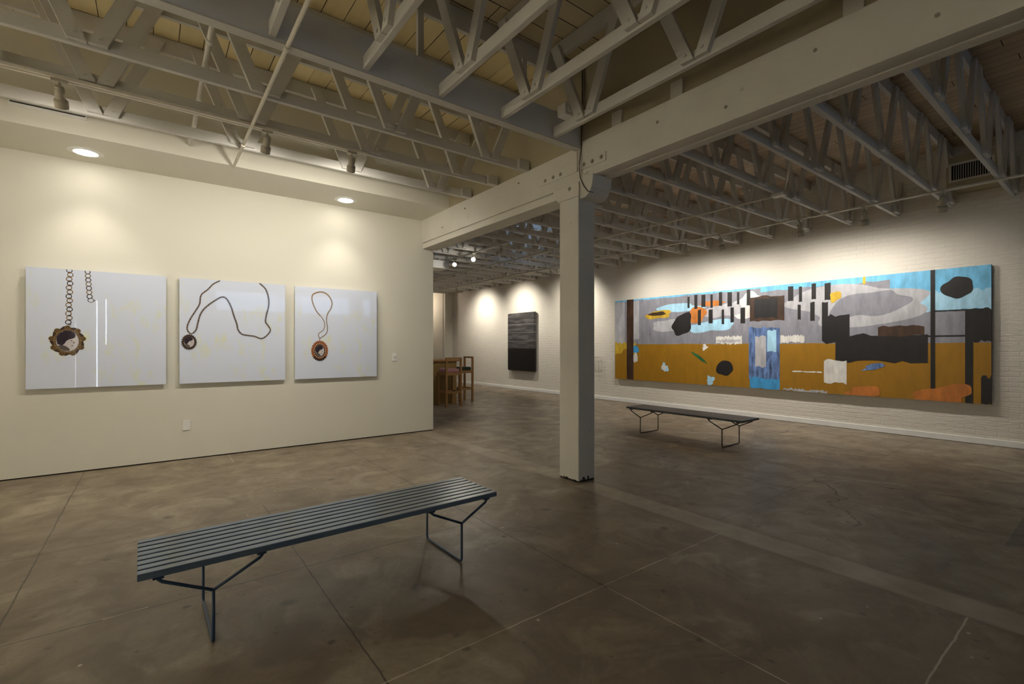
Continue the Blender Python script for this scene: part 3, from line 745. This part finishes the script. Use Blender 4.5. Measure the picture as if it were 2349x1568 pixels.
class Pic:
    """flat printed shapes on the front face (y = 0) of a panel; coordinates are x, z on the wall"""
    def __init__(self, x0, x1, z0, z1):
        self.bm = bmesh.new(); self.o = ((x0 + x1) / 2, z0); self.lim = (x0, x1, z0, z1); self.k = 0
        bx(self.bm, x0 - self.o[0], x1 - self.o[0], 0.0, 0.028, 0, z1 - z0)
    def poly(self, pts, mi):
        self.k += 1
        y = -0.0002 - 0.00002 * self.k
        x0, x1, z0, z1 = self.lim
        vs = [self.bm.verts.new((min(max(x, x0), x1) - self.o[0], y, min(max(z, z0), z1) - self.o[1])) for x, z in pts]
        try: f_ = self.bm.faces.new(vs[::-1] if area(pts) > 0 else vs); f_.material_index = mi
        except Exception: pass
    def ell(self, cx, cz, rx, rz, mi, n=28, rot=0.0, wav=0.0, wn=8, ph=0.0):
        pts = []
        for i in range(n):
            a = 2 * PI * i / n; r = 1 + wav * math.cos(wn * a + ph)
            u, v = rx * r * math.cos(a), rz * r * math.sin(a)
            pts.append((cx + u * math.cos(rot) - v * math.sin(rot), cz + u * math.sin(rot) + v * math.cos(rot)))
        self.poly(pts, mi)
    def ring(self, cx, cz, rx, rz, wd, mi, n=14, rot=0.0):
        self.k += 1; y = -0.0002 - 0.00002 * self.k; vs = []
        for i in range(n):
            a = 2 * PI * i / n
            for s in (1, 1 - wd):
                u, v = rx * s * math.cos(a), rz * s * math.sin(a)
                z = min(cz + u * math.sin(rot) + v * math.cos(rot), self.lim[3])
                vs.append(self.bm.verts.new((cx + u * math.cos(rot) - v * math.sin(rot) - self.o[0], y, z - self.o[1])))
        for i in range(n):
            a_, b_, c_, d_ = vs[2 * i], vs[2 * i + 1], vs[(2 * i + 3) % (2 * n)], vs[(2 * i + 2) % (2 * n)]
            self.bm.faces.new((a_, b_, c_, d_)).material_index = mi
    def done(self, label, y=6.815):
        root = thing('art_print', (self.o[0], y, self.o[1]), label, 'picture', 'glossy white pendant prints on the left wall')
        build('print_panel', self.bm, PM, root, rec=False)
        x0, x1, z0, z1 = self.lim; hw = (x1 - x0) / 2
        mesh('backing_frame', lambda bm: (bx(bm, -hw + 0.08, hw - 0.08, 0.028, 0.053, 0.10, 0.14), bx(bm, -hw + 0.08, hw - 0.08, 0.028, 0.053, z1 - z0 - 0.14, z1 - z0 - 0.10)), M['white'], root)
        return root
def area(p):
    return sum(p[i][0] * p[(i + 1) % len(p)][1] - p[(i + 1) % len(p)][0] * p[i][1] for i in range(len(p))) / 2
def resample(pts, step):
    # smooth (Catmull-Rom) then even steps
    P_ = [Vector((a, b, 0)) for a, b in pts]; out = []
    for i in range(len(P_) - 1):
        a, b_, c_, d_ = P_[max(i - 1, 0)], P_[i], P_[i + 1], P_[min(i + 2, len(P_) - 1)]
        for k in range(10):
            t_ = k / 10
            out.append(0.5 * ((2 * b_) + (c_ - a) * t_ + (2 * a - 5 * b_ + 4 * c_ - d_) * t_ ** 2 + (3 * b_ - a - 3 * c_ + d_) * t_ ** 3))
    out.append(P_[-1]); res = [out[0]]; acc = 0
    for a, b_ in zip(out, out[1:]):
        L = (b_ - a).length
        while acc + L >= step and L > 0:
            q = a.lerp(b_, (step - acc) / L); res.append(q); a = q; L = (b_ - a).length; acc = 0
        acc += L
    return [(v.x, v.y) for v in res]

def portrait(P_, cx, cz, r, rz, flip=1):
    P_.ell(cx, cz, r, rz, 3)
    P_.ell(cx + 0.0 * r, cz - 0.02 * rz, r * 0.96, rz * 0.95, 5)
    P_.poly([(cx + flip * a * r, cz + b_ * rz) for a, b_ in ((-0.85, -0.45), (-0.5, -0.35), (-0.1, -0.5), (0.2, -0.75), (0.15, -0.93), (-0.3, -0.9), (-0.6, -0.75))], 3)
    P_.poly([(cx + flip * a * r, cz + b_ * rz) for a, b_ in ((-0.93, 0.1), (-0.85, -0.3), (-0.45, -0.42), (-0.25, -0.25), (-0.1, 0.0), (0.15, 0.15), (0.42, 0.22), (0.62, 0.30), (0.7, 0.5), (0.6, 0.72), (0.25, 0.92), (-0.2, 0.93), (-0.65, 0.7), (-0.88, 0.4))], 6)
    P_.ell(cx + flip * 0.33 * r, cz + 0.02 * rz, 0.1 * r, 0.035 * rz, 3, n=10)
    P_.ell(cx + flip * 0.40 * r, cz - 0.42 * rz, 0.08 * r, 0.04 * rz, 3, n=10)
    P_.poly([(cx + flip * a * r, cz + b_ * rz) for a, b_ in ((0.48, 0.0), (0.62, -0.2), (0.55, -0.24), (0.47, -0.2))], 3)

# print 1: open ring chain and ornate round pendant
P1 = Pic(-1.03, 0.12, 0.912, 2.16)
z = 2.150; i = 0
while z > 1.60:
    P1.ring(-0.700 - 0.004 * (2.15 - z) * 4 + (0.004 if i % 2 else -0.004), z, 0.026, 0.027, 0.30, 1 if i % 3 else 2, n=10)
    P1.ring(-0.703, z - 0.0215, 0.014, 0.010, 0.5, 2, n=8)
    z -= 0.0455; i += 1
z = 2.150
while z > 1.86:
    P1.ring(-0.560 + (2.15 - z) * 0.06, z, 0.025, 0.026, 0.30, 2 if i % 2 else 1, n=10); z -= 0.044; i += 1
P1.ring(-0.534, 1.845, 0.027, 0.025, 0.22, 2, n=12); P1.poly([(-0.515, 1.835), (-0.497, 1.856), (-0.500, 1.838)], 2)
cx, cz = -0.718, 1.407
P1.ell(cx, cz, 0.130, 0.150, 2, n=72, wav=0.05, wn=9, ph=PI)
for k in range(9):
    a = PI / 2 + 2 * PI * k / 9
    P1.ell(cx + 0.122 * math.cos(a), cz + 0.138 * math.sin(a), 0.026, 0.026, 2, n=14)
    P1.ring(cx + 0.122 * math.cos(a), cz + 0.138 * math.sin(a), 0.024, 0.024, 0.35, 1, n=14)
    P1.ell(cx + 0.122 * math.cos(a), cz + 0.138 * math.sin(a), 0.009, 0.009, 1, n=8)
for k in range(36):
    a = 2 * PI * k / 36
    P1.ell(cx + 0.108 * math.cos(a), cz + 0.122 * math.sin(a), 0.0055, 0.0055, 1 if k % 2 else 4, n=7)
P1.ring(cx, cz, 0.104, 0.128, 0.10, 1, n=40)
portrait(P1, cx, cz, 0.092, 0.114)
P1.done('glossy white print of a large ornate bronze pendant, leftmost on the wall')

# print 2: rope chain
p2 = [(0.663, 2.158), (0.588, 2.11), (0.53, 2.038), (0.462, 1.966), (0.446, 1.858), (0.407, 1.777), (0.357, 1.682), (0.327, 1.601), (0.324, 1.549), (0.346, 1.509), (0.373, 1.503), (0.412, 1.55), (0.429, 1.631), (0.451, 1.725), (0.485, 1.793), (0.542, 1.857), (0.611, 1.915), (0.663, 1.952), (0.704, 1.955), (0.74, 1.916), (0.776, 1.835), (0.806, 1.725), (0.836, 1.629), (0.848, 1.56), (0.891, 1.505), (0.959, 1.489), (1.034, 1.478), (1.104, 1.451), (1.162, 1.48), (1.214, 1.553), (1.194, 1.61), (1.159, 1.667), (1.168, 1.753), (1.194, 1.87), (1.194, 1.971), (1.162, 2.084), (1.091, 2.158)]
P2 = Pic(0.248, 1.392, 0.91, 2.16)
pts = resample(p2, 0.0125)
for k in range(1, len(pts)):
    a = math.atan2(pts[k][1] - pts[k - 1][1], pts[k][0] - pts[k - 1][0])
    P2.ell(pts[k][0], pts[k][1], 0.0125, 0.0062, 3 if k % 3 else 2, n=8, rot=a + 0.75)
    if k % 2: P2.ell(pts[k][0], pts[k][1], 0.006, 0.0018, 8, n=6, rot=a + 0.75)
cx, cz = 0.342, 1.403
P2.ell(cx, cz, 0.064, 0.076, 2, n=48)
for k in range(20):
    a = 2 * PI * k / 20
    P2.ell(cx + 0.066 * math.cos(a), cz + 0.080 * math.sin(a), 0.0105, 0.0125, 2, n=8, rot=a + 0.5)
    P2.ell(cx + 0.066 * math.cos(a), cz + 0.080 * math.sin(a), 0.005, 0.003, 3, n=6, rot=a)
portrait(P2, cx, cz, 0.053, 0.066)
P2.done('glossy white print of a winding rope chain with small round locket')

# print 3: bead chain loop and oval brooch
p3 = [(1.831, 1.458), (1.816, 1.519), (1.882, 1.582), (1.897, 1.659), (1.868, 1.735), (1.794, 1.824), (1.75, 1.913), (1.729, 2.003), (1.75, 2.065), (1.838, 2.099), (1.912, 2.084), (1.965, 2.033), (1.995, 1.957), (1.98, 1.879), (1.935, 1.799), (1.92, 1.706), (1.935, 1.598), (1.912, 1.521), (1.838, 1.466)]
P3 = Pic(1.515, 2.642, 0.91, 2.155)
for k, (x, z) in enumerate(resample(p3, 0.0145)):
    big = z > 1.78
    P3.ell(x, z, 0.0095 if big else 0.007, 0.010 if big else 0.007, 4 if k % 2 else 1, n=9)
    if k % 2 and big: P3.ell(x - 0.002, z + 0.002, 0.0035, 0.0035, 8, n=6)
P3.ring(1.831, 1.448, 0.010, 0.018, 0.4, 1)
cx, cz = 1.831, 1.289
P3.ell(cx, cz, 0.100, 0.125, 2, n=48)
for k in range(24):
    a = 2 * PI * k / 24
    P3.ell(cx + 0.100 * math.cos(a), cz + 0.126 * math.sin(a), 0.0145, 0.017, 7 if k not in (15, 16, 17, 18, 19, 20, 21) else 2, n=10)
for k in range(22):
    a = 2 * PI * (k + 0.5) / 22
    P3.ell(cx + 0.078 * math.cos(a), cz + 0.099 * math.sin(a), 0.0105, 0.012, 7, n=9)
    P3.ell(cx + 0.076 * math.cos(a), cz + 0.096 * math.sin(a) + 0.002, 0.006, 0.007, 8, n=8)
portrait(P3, cx, cz, 0.060, 0.078)
P3.done('glossy white print of a beaded chain loop with oval copper brooch, rightmost of the three')

# ------------------------------------------------------------------ large painting on the brick wall (plain colour-field stand-in)
def paint(name, c, var=0.12, sc=(3, 9, 3)):
    m, nt, b = newmat(name)
    tc = nt.nodes.new('ShaderNodeTexCoord'); mp = nt.nodes.new('ShaderNodeMapping'); mp.inputs['Scale'].default_value = sc
    nt.links.new(tc.outputs['Object'], mp.inputs[0])
    n = N(nt, 'ShaderNodeTexNoise'); n.inputs['Scale'].default_value = 1; n.inputs['Detail'].default_value = 7; n.inputs['Roughness'].default_value = 0.62
    nt.links.new(mp.outputs[0], n.inputs['Vector'])
    cc = ramp(nt, n.outputs[0], [(0.3, tuple(v * (1 - var * 2) for v in c)), (0.7, tuple(min(1, v * (1 + var * 2)) for v in c))])
    nt.links.new(cc, b.inputs['Base Color']); b.inputs['Roughness'].default_value = 0.5
    bump(nt, b, n.outputs[0], 0.2, 0.004)
    return m
CM = [M['canvas_side'], paint('ochre paint', (0.32, 0.158, 0.006), 0.06), paint('grey paint', (0.235, 0.235, 0.275), 0.12), paint('sky blue paint', (0.15, 0.47, 0.74), 0.15),
      paint('pale grey paint', (0.42, 0.42, 0.45), 0.12), paint('black paint', (0.012, 0.011, 0.012), 0.2), paint('brown paint', (0.05, 0.025, 0.014), 0.25), paint('orange paint', (0.50, 0.17, 0.03), 0.15),
      paint('yellow paint', (0.55, 0.36, 0.03), 0.15), paint('denim blue paint', (0.10, 0.17, 0.36), 0.45, (6, 22, 4)), paint('white paint', (0.68, 0.67, 0.64), 0.12), paint('green paint', (0.02, 0.12, 0.04), 0.2),
      paint('light blue paint', (0.36, 0.62, 0.80), 0.12), paint('bright blue paint', (0.05, 0.30, 0.62), 0.15)]
OC, GR, SK, PG, BK, BR, OR_, YE, DB, WH, GN, LB, BB = range(1, 14)
bmP = bmesh.new()
LP, HP = 6.56, 1.90
bx(bmP, 0.0, 0.045, 0, LP, 0, HP, 0)
kk = [0]
def pp(pts, mi):
    """pts: (s from the left end, height above the lower edge) as seen by the viewer"""
    kk[0] += 1; x = -0.0004 - 0.00005 * kk[0]
    pts = [(min(max(s, 0), LP), min(max(v, 0), HP)) for s, v in pts]
    if area(pts) < 0: pts = pts[::-1]
    vs = [bmP.verts.new((x, LP - s, v)) for s, v in pts]
    bmP.faces.new(vs).material_index = mi
def blob(cx, cz, rx, rz, mi, rot=0.0, seed=0, rough=0.06, n=40):
    rr = random.Random(seed); ph = [rr.uniform(0, 6.28) for _ in range(5)]
    pts = []
    for i in range(n):
        a = 2 * PI * i / n; r = 1 + sum(rough * math.sin((j + 2) * a + ph[j]) / (1 + 0.4 * j) for j in range(5))
        u, v = rx * r * math.cos(a), rz * r * math.sin(a)
        pts.append((cx + u * math.cos(rot) - v * math.sin(rot), cz + u * math.sin(rot) + v * math.cos(rot)))
    pp(pts, mi)
def wob(s0, s1, v0, v1, mi, seed=0, amp=0.012, n=24):
    rr = random.Random(seed); t_, b_ = [], []
    for i in range(n + 1):
        s = s0 + (s1 - s0) * i / n
        t_.append((s, v1 + rr.uniform(-amp, amp))); b_.append((s, v0 + rr.uniform(-amp, amp)))
    pp(t_ + b_[::-1], mi)
wob(0, LP, 0, 0.86, OC, 1, 0.0); wob(0, LP, 0.84, 1.9, GR, 2, 0.006)
wob(0, 5.95, 1.865, 1.95, SK, 3, 0.01); wob(3.5, 5.98, 1.81, 1.95, SK, 4, 0.015)
wob(5.45, 6.56, 1.30, 1.95, SK, 5, 0.004); wob(5.5, 6.56, 1.30, 1.58, LB, 6, 0.03)
wob(0, 0.3, 0.85, 1.86, PG, 7); wob(0.5, 0.72, 0.95, 1.86, PG, 8, 0.02)
blob(4.9, 1.55, 0.95, 0.24, PG, 0.0, 9, 0.09); blob(5.1, 1.35, 0.75, 0.25, PG, 0.1, 10, 0.1); blob(5.15, 1.45, 0.52, 0.20, GR, 0.2, 11, 0.12)
blob(3.3, 1.55, 0.35, 0.25, WH, 0.4, 12, 0.15); blob(2.75, 1.5, 0.40, 0.14, PG, 0.1, 13, 0.12); blob(2.5, 1.2, 0.5, 0.12, LB, 0.05, 14, 0.14)
blob(1.5, 1.25, 0.42, 0.13, PG, 0.0, 15, 0.1); blob(1.75, 1.62, 0.5, 0.10, LB, 0.0, 16, 0.12)
wob(0, 0.62, 0.45, 0.86, YE, 17, 0.05); blob(0.3, 0.5, 0.28, 0.22, OC, 0, 18, 0.15)
wob(0.36, 0.56, 0.0, 1.90, BR, 19, 0.0)
blob(1.25, 1.50, 0.36, 0.085, YE, 0.03, 20, 0.12); blob(1.22, 1.52, 0.22, 0.045, BR, 0.0, 21, 0.1)
blob(2.2, 1.45, 0.2, 0.17, OR_, 0, 22, 0.08); blob(1.85, 1.26, 0.27, 0.20, BK, 0.5, 23, 0.1)
blob(2.55, 1.66, 0.28, 0.05, OR_, 0, 24, 0.1)
# rows of plain dark bars
for row, (v0, v1, lst) in enumerate(((1.60, 1.84, (1.98, 2.14, 2.30, 2.50, 2.68, 2.86, 3.05, 3.24, 3.98, 4.16, 4.36, 4.56)), (1.26, 1.52, (1.98, 2.22, 2.46, 2.74, 2.92, 3.12, 4.14, 4.34, 4.52)))):
    for j, s in enumerate(lst):
        wd = 0.05 + 0.02 * ((j * 7) % 3); wob(s, s + wd, v0 - 0.03 * (j % 2), v1 + 0.015 * ((j * 5) % 3), BK, 30 + j + 20 * row, 0.006, 4)
wob(3.30, 3.92, 1.26, 1.72, BR, 60, 0.02, 8); wob(3.38, 3.80, 1.32, 1.68, BK, 61, 0.02, 8)
# blue upright field
wob(3.28, 3.84, 0.18, 1.14, DB, 62, 0.02, 10); wob(3.40, 3.60, 0.4, 0.98, PG, 64, 0.02, 6); wob(3.62, 3.78, 0.70, 1.08, LB, 65, 0.02, 5)
wob(3.30, 3.84, 0.0, 0.20, BB, 67, 0.02, 8)
wob(2.62, 3.15, 0.84, 0.99, WH, 69, 0.02, 30); wob(3.85, 4.25, 0.86, 0.98, WH, 70, 0.02, 30); wob(2.65, 3.12, 0.87, 0.93, PG, 71, 0.02, 30)
blob(2.25, 0.56, 0.22, 0.028, GN, -0.6, 74, 0.1); blob(1.42, 0.32, 0.085, 0.09, LB, 0, 75, 0.2); blob(1.40, 0.32, 0.05, 0.07, WH, 0, 76, 0.2)
blob(2.38, 0.77, 0.07, 0.045, WH, 0, 77, 0.3); blob(2.50, 0.10, 0.09, 0.08, LB, 0, 78, 0.2); wob(4.05, 4.52, 0.34, 0.36, WH, 79, 0.006); wob(3.9, 4.6, 0.0, 0.04, PG, 80, 0.02)
blob(0.62, 0.72, 0.10, 0.09, BB, 0, 81, 0.05); blob(0.62, 0.52, 0.06, 0.12, WH, 0, 82, 0.12); wob(0.36, 0.56, 0.3, 0.9, BR, 83, 0.0)
# dark masses at the right
wob(4.72, 5.90, 0.55, 0.98, BK, 86, 0.03, 12); wob(5.3, 5.86, 0.95, 1.10, BR, 87, 0.02, 8); wob(4.52, 4.92, 0.86, 1.30, BK, 84, 0.03, 6); wob(4.55, 4.88, 0.18, 0.56, WH, 89, 0.02, 6); blob(2.80, 0.36, 0.17, 0.15, BK, 0, 72, 0.05)
blob(5.25, 0.47, 0.16, 0.04, DB, 0.3, 95, 0.15)
wob(5.93, 5.98, 0.12, 1.90, BK, 96, 0.0); blob(6.22, 1.62, 0.16, 0.155, BK, 0.2, 97, 0.07)
wob(6.30, 6.56, 0.86, 1.31, BK, 98, 0.02, 8); wob(6.30, 6.38, 0.0, 0.9, BK, 99, 0.0, 6); wob(6.46, 6.56, 0.0, 0.38, BK, 100, 0.03, 6)
wob(5.97, 6.5, 1.29, 1.31, BK, 101, 0.002); wob(5.85, 6.32, 0.93, 0.95, BK, 102, 0.002)
blob(5.1, 0.06, 0.25, 0.09, OR_, 0.1, 103, 0.15); blob(6.05, 0.09, 0.34, 0.13, OR_, 0.12, 104, 0.15)
blob(4.72, 1.62, 0.10, 0.07, YE, 0.4, 105, 0.15); wob(5.10, 5.14, 1.78, 1.9, YE, 106, 0.005, 4)
pt = thing('painting', (9.05, 1.22, 0.56), 'very long painting in blue, grey, ochre and black shapes on the brick wall', 'painting')
build('canvas', bmP, CM, pt, rec=False)
mesh('stretcher', lambda bm: (bx(bm, 0.045, 0.066, 0.05, LP - 0.05, 0.05, 0.12), bx(bm, 0.045, 0.066, 0.05, LP - 0.05, HP - 0.12, HP - 0.05)), M['oakd'], pt)

# black painting in the far hall
def blackp():
    m, nt, b = newmat('black layered paint')
    g_ = nt.nodes.new('ShaderNodeTexCoord'); sep = nt.nodes.new('ShaderNodeSeparateXYZ'); nt.links.new(g_.outputs['Object'], sep.inputs[0])
    n = N(nt, 'ShaderNodeTexNoise'); n.inputs['Scale'].default_value = 1; n.inputs['Detail'].default_value = 6; n.inputs['Distortion'].default_value = 0.4
    mp = nt.nodes.new('ShaderNodeMapping'); mp.inputs['Scale'].default_value = (1, 1.5, 9); nt.links.new(g_.outputs['Object'], mp.inputs[0]); nt.links.new(mp.outputs[0], n.inputs['Vector'])
    grey = ramp(nt, n.outputs[0], [(0.35, (0.03, 0.028, 0.028)), (0.5, (0.06, 0.057, 0.058)), (0.62, (0.10, 0.095, 0.095))])
    zz = math_(nt, 'ADD', sep.outputs[2], math_(nt, 'MULTIPLY', n.outputs[0], 0.03))
    c = mixc(nt, math_(nt, 'GREATER_THAN', zz, 0.70), (0.006, 0.005, 0.005), grey)
    for z in (1.44, 1.18, 0.92):
        l = math_(nt, 'LESS_THAN', math_(nt, 'ABSOLUTE', math_(nt, 'SUBTRACT', zz, z)), 0.007)
        c = mixc(nt, math_(nt, 'MULTIPLY', l, 0.7), c, (0.25, 0.24, 0.23))
    nt.links.new(c, b.inputs['Base Color']); b.inputs['Roughness'].default_value = 0.42
    bump(nt, b, n.outputs[0], 0.5, 0.01)
    return m
M['blackp'] = blackp()
o = thing('painting', (9.0, 10.82, 0.60), 'upright black and charcoal painting on a deep panel in the far hall', 'painting')
def f(bm):
    bx(bm, 0.0, 0.10, 0, 1.33, 0, 1.78)
    bmesh.ops.bevel(bm, geom=list(bm.edges), offset=0.02, segments=3, affect='EDGES')
mesh('panel', f, M['blackp'], o)

# ------------------------------------------------------------------ slatted benches
def bench(name, loc, rz, m_s, m_r, label, ns=8, L=1.865, W=0.455):
    """local X along the bench; origin on the floor at its middle"""
    root = thing(name, loc, label, 'bench', rz=rz)
    gap = 0.013; sw = (W - gap * (ns - 1)) / ns
    for k in range(ns):
        y = -W / 2 + k * (sw + gap)
        mesh('slat', lambda bm: bx(bm, -L / 2, L / 2, y, y + sw, 0.362, 0.392), m_s, root, bevel=0.003)
    mesh('cross_rail', lambda bm: [bx(bm, x - 0.02, x + 0.02, -W / 2 + 0.01, W / 2 - 0.01, 0.350, 0.364) for x in (-0.86, -0.46, 0.46, 0.86)], m_r, root)
    for s in (-1, 1):
        x = s * 0.66; r = 0.0075; zn = 0.25; yy = 0.228
        def f(bm):
            # U of rod on the floor
            tube(bm, [(x, -yy, zn), (x, -yy, 0.03), (x, -yy + 0.008, 0.011), (x, -yy + 0.03, 0.0085), (x, yy - 0.03, 0.0085), (x, yy - 0.008, 0.011), (x, yy, 0.03), (x, yy, zn)], r)
            for sy in (-1, 1):
                for dx in (-0.20, 0.205):
                    e = (x + dx, sy * (yy - 0.02), 0.350)
                    tube(bm, [(x, sy * yy, zn - 0.004), (x + dx * 0.93, sy * (yy - 0.018), 0.333), (x + dx * 1.0, sy * (yy - 0.022), 0.346), (x + dx * 1.0, sy * (yy - 0.06), 0.349)], r)
        mesh('leg_frame', f, m_r, root)
    return root
bench('slatted_bench', (0.875, 2.775, 0), math.radians(0.9), M['bluebench'], M['bluerod'], 'slate blue slatted bench on bent rod legs in the foreground')
bench('slatted_bench', (6.26, 4.02, 0), math.radians(90.5), M['darkbench'], M['darkrod'], 'dark worn slatted bench standing in front of the large painting')

# ------------------------------------------------------------------ bar furniture in the far hall
def stool(loc, rz, cush, label):
    """origin floor centre; back rail on the local -Y side"""
    root = thing('bar_stool', loc, label, 'stool', 'wooden bar stools around the high table', rz)
    a = 0.185; t_ = 0.022
    for sx in (-1, 1):
        for sy in (-1, 1):
            top = 1.06 if sy < 0 else 0.76
            mesh('leg', lambda bm: bx(bm, sx * a - t_, sx * a + t_, sy * a - t_, sy * a + t_, 0, top), M['oak'], root, bevel=0.003)
    mesh('seat_frame', lambda bm: (bx(bm, -a + t_, a - t_, -a - 0.012, -a + 0.012, 0.70, 0.765), bx(bm, -a + t_, a - t_, a - 0.012, a + 0.012, 0.70, 0.765),
                                   bx(bm, -a - 0.012, -a + 0.012, -a + t_, a - t_, 0.70, 0.765), bx(bm, a - 0.012, a + 0.012, -a + t_, a - t_, 0.70, 0.765)), M['oak'], root, bevel=0.002)
    mesh('footrest', lambda bm: (bx(bm, -a + t_, a - t_, -a - 0.014, -a + 0.014, 0.29, 0.34), bx(bm, -a + t_, a - t_, a - 0.014, a + 0.014, 0.29, 0.34),
                                 bx(bm, -a - 0.014, -a + 0.014, -a + t_, a - t_, 0.29, 0.34), bx(bm, a - 0.014, a + 0.014, -a + t_, a - t_, 0.29, 0.34)), M['oak'], root, bevel=0.002)
    mesh('back_rail', lambda bm: bx(bm, -a - t_, a + t_, -a - t_, -a + t_, 1.06, 1.10), M['oak'], root, bevel=0.003)
    mesh('seat_cushion', lambda bm: bx(bm, -a + 0.024, a - 0.024, -a + 0.024, a + 0.03, 0.765, 0.845), cush, root, bevel=0.015)
    return root
stool((5.39, 9.49, 0), 0.0, M['rose'], 'wooden bar stool with rose cushion in front of the high table')
stool((6.10, 10.12, 0), PI / 2, M['green'], 'wooden bar stool with dark green cushion at the right end of the high table')
stool((5.05, 11.0, 0), PI, M['rose'], 'bar stool behind the high table, left of two whose top rails show')
stool((5.60, 11.0, 0), PI, M['rose'], 'bar stool behind the high table, right of two whose top rails show')
o = thing('high_table', (5.0, 10.2, 0), 'brown wooden high table with solid panels behind the rose-cushioned stool', 'table')
mesh('table_top', lambda bm: bx(bm, -0.75, 0.80, -0.47, 0.46, 1.0, 1.04), M['oak'], o, bevel=0.004)
mesh('base_panel', lambda bm: (bx(bm, -0.7, 0.74, -0.42, -0.38, 0.0, 1.0), bx(bm, -0.7, 0.74, 0.38, 0.42, 0.0, 1.0), bx(bm, 0.70, 0.74, -0.38, 0.38, 0, 1.0), bx(bm, -0.7, -0.66, -0.38, 0.38, 0, 1.0)), M['oakd'], o)
